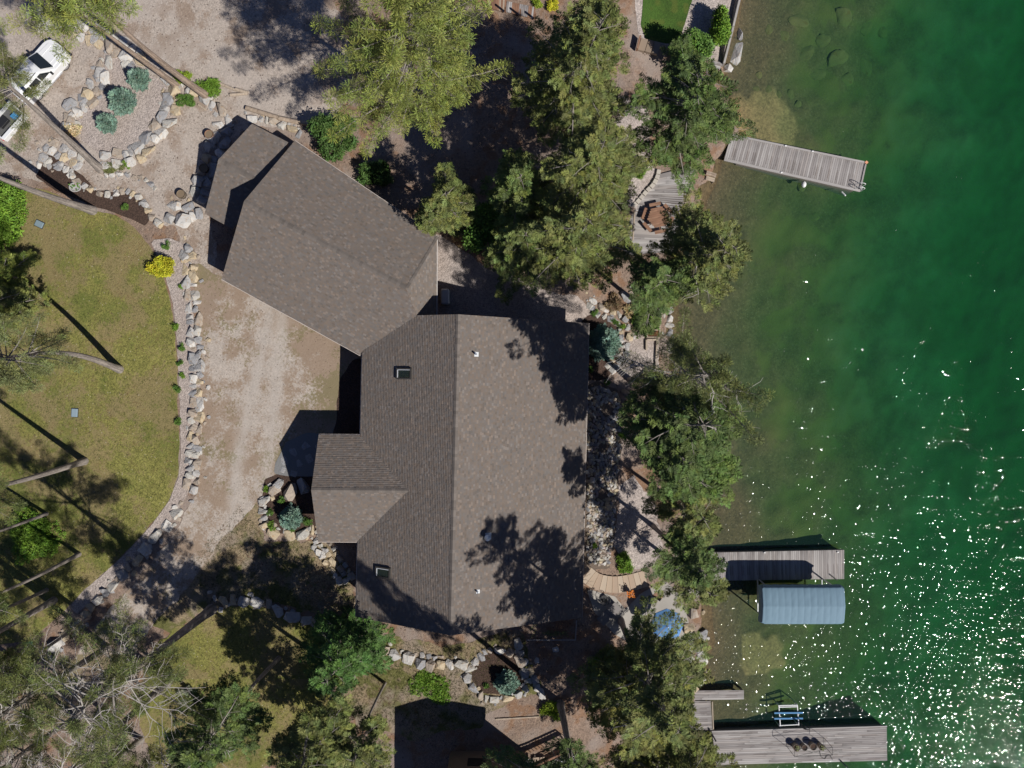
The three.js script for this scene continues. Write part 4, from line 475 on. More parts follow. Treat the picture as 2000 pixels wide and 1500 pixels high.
bush('silver_sage', 'grey bush in the small lawn beneath bare branches', 366, 1358, 0.9, 0.85, 0.7, mLeaf.grey, { n: 380, leaf: 0.22 });
bush('straw_grass', 'golden ornamental grass at the tip of the gravel island', 142, 256, 0.8, 0.5, 0.6, mLeaf.straw, { n: 220, leaf: 0.26 });
bush('maple_shrub', 'green shrub under the firs beside the upper boardwalk steps', 1252, 340, 0.5, 0.4, 0.5, mLeaf.bright, { n: 160, leaf: 0.22 });
bush('leafy_tree', 'weathered brush pile between garage corner and leafy tree', 905, 468, 1.0, 0.8, 0.6, mLeaf.straw, { n: 300, leaf: 0.24, cat: 'shrub' });
const little = [[248, 323, 0.33, 'in the corner of the boulder ring by the path'], [246, 404, 0.3, 'in the dark mulch beside the stone-edged path'], [326, 480, 0.34, 'in the gravel strip above the yellow shrub'], [346, 640, 0.34, 'in the gravel strip near the curved pine trunk'], [355, 678, 0.32, 'in the gravel strip, second below the curved trunk level'], [353, 708, 0.28, 'in the gravel strip beside the widest boulder'], [357, 733, 0.22, 'in the gravel strip, smallest round plant'], [350, 761, 0.32, 'in the gravel strip level with the brown lawn spot'], [350, 822, 0.34, 'in the gravel strip, lowest dark green plant'], [355, 562, 0.2, 'in the gravel strip just below the yellow shrub'], [1160, 612, 0.3, 'by the flat tan rock at the house corner'], [1202, 628, 0.36, 'in the mulch above the lakeside spruce'], [1215, 638, 0.28, 'right beside the rounder plant above the spruce'], [1156, 722, 0.3, 'between lakeside spruce and cobble bed'], [1184, 746, 0.28, 'at the upper end of the cobble bed'], [1162, 1064, 0.24, 'in the cobbles near the stepped path'], [550, 975, 0.34, 'between boulders in the front flower bed'], [526, 998, 0.34, 'at the left rim of the front flower bed'], [532, 1026, 0.46, 'at the lower left of the front spruce'], [572, 1030, 0.36, 'touching the lower side of the front spruce'], [602, 1015, 0.5, 'between front spruce and gable wall'], [520, 955, 0.25, 'outside the front bed by the drive'], [950, 1340, 0.24, 'alone in the round mulch bed'], [1214, 826, 0.25, 'on the lake edge of the cobble bed'], [1214, 850, 0.3, 'beside the shaded fir at the cobbles'], [1258, 330, 0.3, 'near the foot of the leaning dark fir']];
little.forEach(([x, y, r, where], i) => bush('garden_plant', 'small green plant ' + where, x, y, r, r, r * 1.5, i % 3 ? mLeaf.green : mLeaf.bright, { n: 90, leaf: 0.17, cat: 'plant', group: 'small plants in the beds', lobes: 5 }));
spruce('blue spruce at the top of the gravel island', 268, 152, 0.9, 1.5); spruce('largest blue spruce in the middle of the gravel island', 235, 194, 1.15, 1.9); spruce('lowest blue spruce on the gravel island', 206, 239, 0.82, 1.4);
spruce('tall teal spruce beside the lakeside corner of the house', 1180, 668, 1.5, 3.4); spruce('blue spruce in the front porch flower bed', 566, 1012, 1.0, 1.7); spruce('blue-green spruce inside the round stone ring', 990, 1335, 1.0, 1.6);

// ---------------------------------------------------------------- docks, boardwalks, lake things
const woodTex = tileTex(512, 4, (x, z, c, m) => { const n = wrapN(x * 0.25, z, 30, m), k = wrapN(x, z, 3, m); set(c, 1, 1, 1, 0.66 + 0.34 * n + 0.12 * (k - 0.5)); if (wrapN(x * 0.5, z, 16, m) > 0.86) blend(c, 0.45, 0.4, 0.38, 0.6); });
const greyWood = [[0.37, 0.345, 0.335], [0.42, 0.395, 0.38], [0.33, 0.305, 0.295], [0.46, 0.435, 0.42], [0.29, 0.265, 0.255], [0.395, 0.36, 0.34]].map((c) => std(c, 0.9, { map: woodTex })), brownWood = [[0.3, 0.16, 0.1], [0.34, 0.19, 0.12], [0.27, 0.145, 0.09]].map((c) => std(c, 0.8, { map: woodTex })), tanWood = [[0.47, 0.37, 0.28], [0.42, 0.33, 0.25], [0.5, 0.41, 0.32]].map((c) => std(c, 0.85, { map: woodTex }));
const plankGeos = [0, 1, 2].map((k) => { const g = new THREE.BoxGeometry(1, 1, 1), u = g.attributes.uv; for (let i = 0; i < u.count; i++) u.setXY(i, u.getX(i) * 0.6 + k * 0.29, u.getY(i) * 0.04 + k * 0.37); return g; });
function plankDeck(g, c, y, w, mats, f, o = {}) {                          // c: four photo corners A B C D; planks reach from A-D to B-C side by side
  const [A, B, Cc, D] = c.map((p) => W(p[0], p[1], y)), L1 = A.distanceTo(D), n = Math.round(L1 / w);
  for (let i = 0; i < n; i++) { const t0 = (i + 0.5) / n, a = A.clone().lerp(D, t0), b = B.clone().lerp(Cc, t0), d = b.clone().sub(a), len = d.length(); const cuts = o.cut ? (() => { const q = [0]; let s = f() * o.cut; while (s < len - 0.8) { if (s > 0.8) q.push(s / len); s += o.cut * rr(0.6, 1.3, f); } q.push(1); return q; })() : [0, 1];
    for (let k = 0; k + 1 < cuts.length; k++) { const m = shade(new THREE.Mesh(pick(plankGeos, f), pick(mats, f))), mid = a.clone().lerp(b, (cuts[k] + cuts[k + 1]) / 2); m.name = 'plank'; m.position.copy(mid); m.position.y = y - 0.02 + (f() - 0.5) * 0.006; m.rotation.y = -Math.atan2(d.z, d.x); m.scale.set(len * (cuts[k + 1] - cuts[k]) - 0.008, 0.04, L1 / n - 0.014); g.add(m); } }
  return [A, B, Cc, D];
}
function posts(g, list, y, r, mat, down = 2.5) { for (const [x, z] of list) { const q = new THREE.CylinderGeometry(r, r, y + 0.0 - (LAKE - down), 8); q.translate(x, (y + LAKE - down) / 2 - 0.05, z); part('post', q, mat, g); } }
function crib(g, A, B, Cc, D, t0, t1) { for (const t of [t0, (t0 + t1) / 2, t1]) for (let k = 0; k < 7; k++) { const a = A.clone().lerp(D, t).lerp(B.clone().lerp(Cc, t), 0.06), b = A.clone().lerp(D, t).lerp(B.clone().lerp(Cc, t), 0.94); part('crib_timber', boxBetween(a.setY(DK - 0.45 - k * 0.34), b.setY(DK - 0.45 - k * 0.34), 0.3, 0.3), mPost, g); } for (const q of [0.07, 0.93]) for (let k = 0; k < 7; k++) part('crib_timber', boxBetween(A.clone().lerp(B, q).lerp(D.clone().lerp(Cc, q), t0).setY(DK - 0.3 - k * 0.34), A.clone().lerp(B, q).lerp(D.clone().lerp(Cc, q), t1).setY(DK - 0.3 - k * 0.34), 0.24, 0.3), mPost, g); }
const DK = LAKE + 0.62, mPost = std([0.2, 0.17, 0.15], 0.9), mBlack = std([0.02, 0.02, 0.022], 0.5), mWhite = std([0.78, 0.78, 0.78], 0.45);
{ // upper dock
  const g = thing('dock', 'weathered grey plank dock at the upper shore with raised side rails', 'dock'), f = rng(51), y = DK, [A, B, Cc, D] = plankDeck(g, [[1428, 264], [1414, 312], [1679, 373], [1691, 318]], y, 0.17, greyWood, f);
  part('rail', boxBetween(A, D, 0.16, 0.1, -0.05), greyWood[3], g); part('rail', boxBetween(B, Cc, 0.2, 0.1, -0.05), greyWood[3], g); part('rail', boxBetween(D.clone().lerp(Cc, 0.03), D.clone().lerp(Cc, 0.97), 0.13, 0.08, -0.04), greyWood[1], g);
  for (const t of [0.15, 0.5, 0.85]) part('beam', boxBetween(A.clone().lerp(B, t).setY(y - 0.18), D.clone().lerp(Cc, t).setY(y - 0.18), 0.15, 0.26), mPost, g);
  crib(g, A, B, Cc, D, 0.1, 0.97);
  for (const [e, s, t] of [[A, D, 0.4], [A, D, 0.6], [B, Cc, 0.42]]) { const q = new RoundedBoxGeometry(0.18, 0.1, 0.1, 2, 0.03), p = e.clone().lerp(s, t); q.translate(p.x, y + 0.14, p.z); part('dock_light', q, mWhite, g); }
  const cg = new THREE.BoxGeometry(0.22, 0.12, 0.22); cg.rotateY(0.8); cg.translate(D.x, y + 0.1, D.z); part('corner_guard', cg, std([0.75, 0.35, 0.2], 0.6), g);
  const l = new THREE.Group(); l.name = 'ladder'; g.add(l); const e = D.clone().lerp(Cc, 0.82), e2 = D.clone().lerp(Cc, 0.97), ax = D.clone().sub(A).normalize();
  for (const p of [e, e2]) { const hoop = new THREE.CatmullRomCurve3([p.clone().addScaledVector(ax, -0.5), p.clone().addScaledVector(ax, -0.4).add(V(0, 0.75, 0)), p.clone().addScaledVector(ax, 0.05).add(V(0, 0.8, 0)), p.clone().addScaledVector(ax, 0.15).add(V(0, -0.3, 0))]); part('rail', new THREE.TubeGeometry(hoop, 16, 0.03, 6), mWhite, l); }
  for (const h of [0.05, -0.25]) part('rung', bar(e.clone().addScaledVector(ax, 0.12).add(V(0, h, 0)), e2.clone().addScaledVector(ax, 0.12).add(V(0, h, 0)), 0.03), mWhite, l);
  const bp = W(1570, 360, LAKE + 0.2), bg = new THREE.SphereGeometry(0.24, 16, 12); bg.scale(0.85, 0.9, 1.15); bg.translate(bp.x, LAKE + 0.2, bp.z); single('mooring_buoy', bg, mWhite, 'white round float hanging at the side of the upper dock', 'buoy');
  const fp = W(1648, 378, LAKE + 0.3), fg = new THREE.CapsuleGeometry(0.07, 0.4, 4, 8); fg.rotateX(1.2); fg.rotateY(0.6); fg.translate(fp.x, LAKE + 0.25, fp.z); single('fender', fg, mWhite, 'thin white fender near the end of the upper dock', 'fender');
}
{ // lower dock
  const g = thing('dock', 'plain grey dock of crosswise planks beside the covered boat lift', 'dock'), f = rng(52), [A, B, Cc, D] = plankDeck(g, [[1350, 1080], [1352, 1135], [1649, 1131], [1649, 1074]], DK, 0.16, greyWood, f);
  for (const t of [0.04, 0.5, 0.96]) part('beam', boxBetween(A.clone().lerp(B, t).setY(DK - 0.2), D.clone().lerp(Cc, t).setY(DK - 0.2), 0.16, 0.3), mPost, g);
  crib(g, A, B, Cc, D, 0.1, 0.98);
  for (const [px, py] of [[1493, 1079], [1636, 1078]]) { const p = W(px, py, DK), q = new RoundedBoxGeometry(0.16, 0.1, 0.1, 2, 0.03); q.translate(p.x, DK + 0.05, p.z); part('dock_light', q, mWhite, g); }
  const p = W(1627, 1127, DK); part('cleat', mergeGeometries([bar(V(p.x - 0.25, DK + 0.12, p.z - 0.2), V(p.x + 0.3, DK + 0.1, p.z + 0.25), 0.05), bar(V(p.x, DK, p.z), V(p.x, DK + 0.12, p.z), 0.06)]), mBlack, g);
}
{ // bottom dock, its landing and the small jetty
  const g = thing('dock', 'broad weathered neighbour dock of lengthwise boards at the bottom', 'dock'), f = rng(53), [A, B, Cc, D] = plankDeck(g, [[1390, 1428], [1732, 1418], [1733, 1486], [1400, 1494]], DK, 0.15, greyWood, f, { cut: 3.2 });
  for (const t of [0.04, 0.5, 0.96]) part('beam', boxBetween(A.clone().lerp(D, t).setY(DK - 0.2), B.clone().lerp(Cc, t).setY(DK - 0.2), 0.16, 0.3), mPost, g);
  crib(g, A, D, Cc, B, 0.04, 0.98);
  part('rail', boxBetween(A, B, 0.08, 0.1, -0.03), greyWood[3], g);
  for (const [px, py, dx, dz] of [[1384, 1422, 0.5, 0.9], [1640, 1484, 0.55, 0.5]]) { const p = W(px, py, DK); part('bumper_post', bar(V(p.x, DK + 0.05, p.z), V(p.x + dx, DK + 0.5, p.z + dz), 0.06), mBlack, g); }
  const j = thing('jetty', 'short grey L-shaped landing above the bottom dock', 'dock'); plankDeck(j, [[1330, 1349], [1453, 1348], [1453, 1366], [1330, 1368]], DK, 0.17, greyWood, f, { cut: 2.6 }); plankDeck(j, [[1345, 1369], [1388, 1369], [1392, 1426], [1345, 1426]], DK - 0.005, 0.17, greyWood, f, { cut: 2.2 });
  const q = [[1450, 1350], [1450, 1364], [1386, 1372], [1388, 1420], [1360, 1360]].map(([x, y]) => W(x, y, DK - 0.1)); posts(j, q.map((p) => [p.x, p.z]), DK - 0.05, 0.1, mPost, 2); part('trim', boxBetween(W(1391, 1370, DK), W(1393, 1424, DK), 0.08, 0.16, 0.02), tanWood[2], j);
}
{ // covered boat lift
  const g = thing('boat_canopy', 'blue-grey ribbed fabric canopy over the boat lift', 'boat canopy'), yt = LAKE + 3.5, c = W(1566, 1181, yt - 0.4), hx = 3.36, hz = 1.52, N = 110, M = 44, pos = [], idx = [], f = rng(61), tk = [];
  for (let j = 0; j <= M; j++) for (let i = 0; i <= N; i++) { const u = i / N * 2 - 1, v = j / M * 2 - 1, su = Math.sign(u), sv = Math.sign(v), au = Math.abs(u), av = Math.abs(v); const x = su * hx * Math.min(1, Math.pow(au, 1) * 1.06), z = sv * hz * Math.min(1, av * 1.13); const eu = clamp((au - 0.93) / 0.07), ev = clamp((av - 0.86) / 0.14), rib = Math.abs(Math.sin((x / hx * 6.5) * Math.PI)), pleat = -0.03 * (1 - Math.pow(rib, 0.35)) - 0.02 * noise(x * 5, z * 3); let y = yt + 0.22 * (1 - Math.abs(z) / hz) - 0.1 * Math.pow(Math.abs(z) / hz, 4) - 0.1 * Math.pow(Math.abs(x) / hx, 10) + pleat * (1 - 0.3 * av); const e = Math.max(eu, ev); y -= 0.62 * Math.pow(e, 0.9) + 0.06 * e * Math.sin(x * 9 + z * 12); const k = 1 + 0.02 * e, rc = au > 0.9 && av > 0.85 ? 0.965 : 1; pos.push(x * k * rc, y, z * k * rc); }
  for (let j = 0; j < M; j++) for (let i = 0; i < N; i++) { const a = j * (N + 1) + i, b = a + N + 1; idx.push(a, b, a + 1, b, b + 1, a + 1); }
  const geo = new THREE.BufferGeometry(); geo.setAttribute('position', new THREE.Float32BufferAttribute(pos, 3)); geo.setIndex(idx); geo.computeVertexNormals(); geo.translate(c.x, 0, c.z); part('cover', geo, std([0.155, 0.25, 0.325], 0.75), g);
  const mAl = std([0.55, 0.57, 0.6], 0.35, { metalness: 0.7 }), xs = [-2.7, 2.7], zs = [-1.45, 1.45]; for (const x of xs) for (const z of zs) part('post', bar(V(c.x + x, LAKE - 1.6, c.z + z), V(c.x + x, yt - 0.4, c.z + z * 0.95), 0.06, 8), mAl, g);
  for (const z of zs) part('beam', bar(V(c.x - 3.1, yt - 0.42, c.z + z * 0.93), V(c.x + 3.1, yt - 0.42, c.z + z * 0.93), 0.045, 8), mAl, g); for (const x of xs) part('beam', bar(V(c.x + x, LAKE + 0.3, c.z - 1.45), V(c.x + x, LAKE + 0.3, c.z + 1.45), 0.06, 8), mAl, g);
  const b = thing('motor_boat', 'yellow-green striped boat hidden under the fabric canopy', 'boat'), S = [], H = [];
  const sec = [[-2.6, 1.1, 0.9], [-1.5, 1.18, 0.9], [0, 1.2, 0.92], [1.3, 1.05, 1.0], [2.2, 0.65, 1.08], [2.75, 0.05, 1.15]], P = [], I = []; for (const [x, w, h] of sec) for (const [z, y] of [[-w, h], [-w * 0.95, h * 0.45], [-w * 0.55, 0.08], [0, -0.05], [w * 0.55, 0.08], [w * 0.95, h * 0.45], [w, h]]) P.push(x + c.x - 0.1, LAKE + 0.55 + y, z + c.z - 0.1); for (let i = 0; i + 1 < sec.length; i++) for (let k = 0; k < 6; k++) { const a = i * 7 + k, d = a + 7; I.push(a, d, a + 1, d, d + 1, a + 1); }
  const hg = new THREE.BufferGeometry(); hg.setAttribute('position', new THREE.Float32BufferAttribute(P, 3)); hg.setIndex(I); hg.computeVertexNormals(); part('hull', hg, std([0.5, 0.55, 0.08], 0.3), b); const dg = new THREE.BoxGeometry(4.2, 0.05, 1.9); dg.translate(c.x - 0.5, LAKE + 1.2, c.z - 0.1); part('deck', dg, std([0.5, 0.5, 0.48], 0.6), b); const wg = new THREE.BoxGeometry(0.1, 0.4, 1.5); wg.translate(c.x + 0.5, LAKE + 1.65, c.z - 0.1); part('windscreen', wg, mBlack, b);
}
{ // small lift with blue bunks
  const g = thing('watercraft_lift', 'white pipe watercraft lift with two blue bunks at the bottom dock', 'boat lift'), y = LAKE + 0.45, q = (x, z, h = y) => W(x, z, h), mBlue = std([0.02, 0.16, 0.36], 0.6);
  for (const [a, b] of [[[1520, 1378], [1557, 1377]], [[1521, 1381], [1557, 1380]], [[1521, 1378], [1524, 1420]], [[1557, 1377], [1560, 1417]], [[1522, 1417], [1559, 1415]]]) part('pipe', bar(q(...a), q(...b), 0.05, 8), mWhite, g);
  for (const z of [1392.5, 1403.5]) part('bunk', boxBetween(q(1512, z, y + 0.12), q(1568, z - 0.5, y + 0.12), 0.13, 0.1), mBlue, g); posts(g, [[1521, 1378], [1557, 1377], [1523, 1419], [1559, 1416]].map((p) => { const w = q(...p); return [w.x, w.z]; }), y, 0.045, mWhite, 1.5);
  const p = W(1566, 1424, DK); part('winch', mergeGeometries([bar(V(p.x, DK - 0.3, p.z - 0.4), V(p.x, DK + 0.9, p.z - 0.4), 0.05), new THREE.TorusGeometry(0.25, 0.035, 6, 16).translate(p.x + 0.1, DK + 0.75, p.z - 0.4)]), mBlack, g);
}
{ // planters in a wire frame
  const g = thing('wire_frame', 'tall black wire frame standing on the bottom dock', 'frame'), y1 = DK + 1.7, A = [[1552, 1478], [1626, 1475], [1626, 1460], [1552, 1463]].map(([x, z]) => W(x, z, y1)), mW = mBlack; A.forEach((p, i) => { const q = A[(i + 1) % 4], b = p.clone().setY(DK); part('leg', bar(b, p, 0.018, 5), mW, g); part('bar', bar(p, q, 0.018, 5), mW, g); part('bar', bar(b.clone().setY(DK + 0.12), q.clone().setY(DK + 0.12), 0.016, 5), mW, g); }); part('bar', bar(A[0], A[2], 0.012, 5), mW, g); part('bar', bar(A[1], A[3], 0.012, 5), mW, g);
  [[1556, 1461, 'leftmost of four'], [1572, 1461, 'second from the shore of four'], [1589, 1459, 'third from the shore of four'], [1605, 1460, 'lake end of four']].forEach(([px, py, wh], i) => { const b = W(px, py, DK + 0.6), r = i % 2 ? 0.25 : 0.3, t = thing('planter_pot', 'round planter tub, ' + wh + ' on the bottom dock', 'planter', 'planter tubs on the bottom dock'); t.position.set(b.x, DK, b.z); part('pot', new THREE.LatheGeometry([[0, 0], [r * 0.78, 0], [r, 0.6], [r * 0.9, 0.6], [r * 0.86, 0.52]].map((v) => new THREE.Vector2(...v)), 18), std([0.3, 0.25, 0.2], 0.8), t); const s = new THREE.CircleGeometry(r * 0.88, 16); s.rotateX(-Math.PI / 2); s.translate(0, 0.52, 0); part('soil', s, mMulch, t); if (i === 0 || i === 3) { const l = CLUMP[1].clone().scale(0.45, 0.3, 0.45).translate(0.05, 0.6, 0.05); part('sprout', l, mLeaf.olive, t); } });
  const hs = thing('garden_hose', 'black hose looping from the planters to the lake', 'hose'), c = new THREE.CatmullRomCurve3([[1601, 1467], [1604, 1478], [1611, 1482], [1614, 1477], [1620, 1475], [1626, 1484]].map(([x, z]) => W(x, z, DK + 0.03))); part('hose', new THREE.TubeGeometry(c, 40, 0.02, 5), mBlack, hs);
}
{ // upper boardwalk with its edging blocks, step and picnic table
  const y = -1.35, g = thing('boardwalk', 'grey plank boardwalk deck under the picnic table', 'deck'), f = rng(71); plankDeck(g, [[1282, 342], [1362, 322], [1327, 432], [1232, 410]], y, 0.15, greyWood, f, { cut: 3.5 }); plankDeck(g, [[1232, 411], [1326, 435], [1318, 490], [1216, 500]], y, 0.15, greyWood, f, { cut: 3.5 });
  part('trim', boxBetween(W(1362, 324, y), W(1327, 434, y), 0.1, 0.2), tanWood[2], g); part('trim', boxBetween(W(1240, 408, y), W(1236, 470, y), 0.1, 0.05, -0.03), tanWood[2], g); posts(g, [[1355, 340], [1328, 425], [1240, 410], [1290, 345], [1315, 480]].map(([a, b]) => { const p = W(a, b, y); return [p.x, p.z]; }), y - 0.04, 0.08, mPost, 0.4);
  const e = thing('block_edging', 'curved row of cream edging blocks along the boardwalk', 'stone edging'), cv = new THREE.CatmullRomCurve3([[1288, 330], [1284, 345], [1276, 360], [1264, 372], [1254, 384], [1244, 395], [1236, 402]].map(([a, b]) => W(a, b, y + 0.2))), L = cv.getLength(), n = Math.round(L / 0.42), mB = [[0.5, 0.46, 0.4], [0.46, 0.42, 0.37], [0.55, 0.5, 0.43]].map((c) => std(c, 0.9)), bg = new RoundedBoxGeometry(0.38, 0.3, 0.34, 1, 0.03); for (let i = 0; i < n; i++) { const t = (i + 0.5) / n, p = cv.getPointAt(t), d = cv.getTangentAt(t), m = part('block', bg, pick(mB, f), e); m.position.copy(p).setY(y + 0.02); m.rotation.y = -Math.atan2(d.z, d.x); }
  const s = thing('wooden_step', 'pair of small wooden steps at the shore end of the upper dock', 'steps'); plankDeck(s, [[1381, 333], [1400, 339], [1398, 347], [1379, 341]], y - 0.1, 0.16, tanWood, f); plankDeck(s, [[1380, 343], [1397, 348], [1395, 356], [1378, 351]], y - 0.4, 0.16, tanWood, f); posts(s, [[1382, 336], [1398, 341], [1380, 349], [1395, 353]].map(([a, b]) => { const p = W(a, b, y - 0.3); return [p.x, p.z]; }), y - 0.42, 0.05, mPost, 0.3);
  const t = thing('picnic_table', 'brown hexagonal picnic table with attached benches on the boardwalk', 'table'), c = W(1286, 424, y + 0.75), R0 = 0.92; t.position.set(c.x, y, c.z); t.rotation.y = 0.2;
  for (let k = 0; k < 9; k++) { const z = -R0 * 0.866 + (k + 0.5) * R0 * 1.732 / 9, h = R0 - Math.abs(z) / 1.732, m = part('plank', plankGeos[k % 3], brownWood[k % 3], t); m.scale.set(2 * h, 0.04, R0 * 1.732 / 9 - 0.008); m.position.set(0, 0.75, z); }
  for (let k = 0; k < 6; k++) { const a = k * Math.PI / 3 + Math.PI / 6, m = part('bench', plankGeos[k % 3], brownWood[k % 3], t); m.scale.set(0.27, 0.045, 0.95); m.position.set(Math.cos(a) * 1.15, 0.44, Math.sin(a) * 1.15); m.rotation.y = -a; part('leg', bar(V(Math.cos(a) * 0.35, 0, Math.sin(a) * 0.35), V(Math.cos(a) * 0.6, 0.72, Math.sin(a) * 0.6), 0.045, 6), brownWood[0], t); part('bench_arm', bar(V(Math.cos(a) * 0.3, 0.36, Math.sin(a) * 0.3), V(Math.cos(a) * 1.2, 0.4, Math.sin(a) * 1.2), 0.04, 6), brownWood[1], t); part('bench_leg', bar(V(Math.cos(a) * 1.15, 0, Math.sin(a) * 1.15), V(Math.cos(a) * 1.15, 0.42, Math.sin(a) * 1.15), 0.04, 6), brownWood[1], t); }
}
// ---------------------------------------------------------------- lakeside patio and stepped path
{
  const f = rng(81), g = thing('stepped_path', 'curved stepped path of tan slabs from house to lake patio', 'steps'), mid = [[1128, 1108], [1146, 1122], [1162, 1134], [1180, 1140], [1205, 1142], [1232, 1138], [1262, 1130]], cv = new THREE.CatmullRomCurve3(mid.map(([x, y]) => V(x, 0, y))), mS = [[0.46, 0.36, 0.27], [0.42, 0.32, 0.24], [0.49, 0.4, 0.31]].map((c) => std(c, 0.9, { bumpMap: bumpGrain, bumpScale: 0.01 }));
  for (let k = 0; k < 13; k++) { const t0 = k / 13, t1 = (k + 1) / 13 - 0.004, E = (t) => { const p = cv.getPointAt(t), d = cv.getTangentAt(t); return [[p.x + d.z * 16, p.z - d.x * 16], [p.x - d.z * 16, p.z + d.x * 16]]; }, [a, b] = E(t0), [d, c] = E(t1), y = Math.max(...[a, b, c, d].map((q) => G(...q).y)) + 0.05, pts = [a, b, c, d].map(([x, z]) => W(x, z, y)); part('slab', slabGeo(pts, V(0, 1, 0), 0.3), mS[k % 3], g); }
  // furniture
  const y = G(1200, 1190).y + up2, tb = thing('patio_table', 'grey rectangular table with a centre gap on the upper patio', 'table'), mG = std([0.22, 0.2, 0.19], 0.6), ax = V(0.66, 0, 0.75), bx = V(-0.75, 0, 0.66), c = W(1190, 1199, y + 0.6); for (const [s, n] of [[-0.52, 'top'], [0.52, 'top']]) { const q = new RoundedBoxGeometry(1.0, 0.05, 0.85, 1, 0.02); q.rotateY(0.75); q.translate(c.x + bx.x * s, y + 0.62, c.z + bx.z * s); part('table_top', q, mG, tb); } for (const [a, b] of [[-0.35, -0.8], [0.35, -0.8], [-0.35, 0.8], [0.35, 0.8]]) part('leg', bar(V(c.x + ax.x * a + bx.x * b, y, c.z + ax.z * a + bx.z * b), V(c.x + ax.x * a + bx.x * b, y + 0.6, c.z + ax.z * a + bx.z * b), 0.03), mBlack, tb);
  const ch = thing('patio_chair', 'round-backed black wire patio chair in the tree shade', 'chair'), cc = W(1181, 1170, y + 0.4); const tor = new THREE.TorusGeometry(0.42, 0.022, 6, 24); tor.rotateX(Math.PI / 2); tor.translate(cc.x, y + 0.75, cc.z); part('back_rail', tor, mBlack, ch); const sg = new THREE.CylinderGeometry(0.3, 0.28, 0.05, 20); sg.translate(cc.x, y + 0.42, cc.z); part('seat', sg, mBlack, ch); for (let k = 0; k < 8; k++) { const a = k * 0.785; part(k % 2 ? 'spindle' : 'leg', bar(V(cc.x + Math.cos(a) * 0.28, k % 2 ? y + 0.42 : y, cc.z + Math.sin(a) * 0.28), V(cc.x + Math.cos(a) * 0.42, y + 0.75, cc.z + Math.sin(a) * 0.42), 0.015, 5), mBlack, ch); }
  const um = thing('patio_umbrella', 'blue patio umbrella half hidden by fir branches', 'umbrella'), u = W(1303, 1222, y + 2), uy = y + 1.9, n = 8, r = 1.32, mats = std([0.1, 0.25, 0.52], 0.75); for (let k = 0; k < n; k++) { const a0 = k / n * 6.2832, a1 = (k + 1) / n * 6.2832; part('canopy_panel', tris([[[0, 0.5, 0], [Math.cos(a0) * r, 0, Math.sin(a0) * r], [Math.cos(a1) * r, 0, Math.sin(a1) * r]], [[Math.cos(a0) * r, 0, Math.sin(a0) * r], [Math.cos(a0) * r, -0.12, Math.sin(a0) * r], [Math.cos(a1) * r, 0, Math.sin(a1) * r]], [[Math.cos(a1) * r, 0, Math.sin(a1) * r], [Math.cos(a0) * r, -0.12, Math.sin(a0) * r], [Math.cos(a1) * r, -0.12, Math.sin(a1) * r]]]), mats, um); part('rib', bar(V(0, 0.46, 0), V(Math.cos(a0) * r, -0.03, Math.sin(a0) * r), 0.012, 5), mWhite, um); } part('pole', bar(V(0, y - uy, 0), V(0, 0.6, 0), 0.03, 8), mWhite, um); um.position.set(u.x, uy, u.z);
  const fl = thing('flower_pot', 'pot of orange flowers beside the patio steps', 'flower pot'), fp = W(1232, 1160, y + 0.4); fl.position.set(fp.x, y, fp.z); part('pot', new THREE.CylinderGeometry(0.26, 0.19, 0.34, 14).translate(0, 0.17, 0), mG, fl); part('blossoms', mergeGeometries([0, 1, 2, 3].map((k) => CLUMP[k % 3].clone().scale(0.4, 0.35, 0.4).rotateY(k).translate((k % 2) * 0.14 - 0.07, 0.46, k > 1 ? 0.08 : -0.08))), std([0.6, 0.17, 0.01], 0.7), fl);
  const sg2 = thing('storage_bench', 'brown bench top glimpsed under fir branches on the patio', 'bench'), sp = W(1285, 1165, y + 0.5); sg2.position.set(sp.x, y, sp.z); sg2.rotation.y = -0.6; part('seat', new RoundedBoxGeometry(0.75, 0.07, 0.5, 1, 0.02).translate(0, 0.45, 0), brownWood[1], sg2); for (const [a, b] of [[-0.3, -0.18], [0.3, -0.18], [-0.3, 0.18], [0.3, 0.18]]) part('leg', bar(V(a, 0, b), V(a, 0.43, b), 0.03), brownWood[0], sg2);
  // timber planter box and shore wall
  const pb = thing('planter_box', 'tan timber planter box with red-brown soil at the shore', 'planter'), pc = G(1275, 652), q = (w, h, d, x, z, m, nm) => part(nm, new THREE.BoxGeometry(w, h, d).translate(pc.x + x, pc.y + h / 2, pc.z + z), m, pb); q(1.15, 0.4, 0.1, 0, -0.3, tanWood[0], 'side'); q(1.15, 0.4, 0.1, 0, 0.3, tanWood[1], 'side'); q(0.1, 0.4, 0.5, -0.525, 0, tanWood[2], 'end'); q(0.1, 0.4, 0.5, 0.525, 0, tanWood[2], 'end'); q(0.95, 0.3, 0.5, 0, 0, std([0.14, 0.05, 0.025], 1), 'soil');
  const tw = thing('timber_edge', 'pale timber edging along the shore gravel terrace', 'timber edge'); for (const [a, b] of [[[1262, 664], [1262, 684]], [[1263, 664], [1283, 664]], [[1283, 664], [1281, 700]], [[1281, 701], [1281, 735]], [[1293, 605], [1287, 645]]]) { const A = G(...a), B = G(...b); part('timber', boxBetween(A.setY(A.y + 0.12), B.setY(B.y + 0.12), 0.14, 0.3), tanWood[2], tw); }
  const nw = thing('timber_edge', 'long straight timber cap along the neighbour shore gravel', 'timber edge'); for (const [a, b] of [[[1449, -20], [1432, 52]], [[1432, 53], [1414, 124]]]) { const A = W(...a, -1.5), B = W(...b, -1.5); part('timber', boxBetween(A, B, 0.16, 0.9, 0.35), greyWood[3], nw); }
}

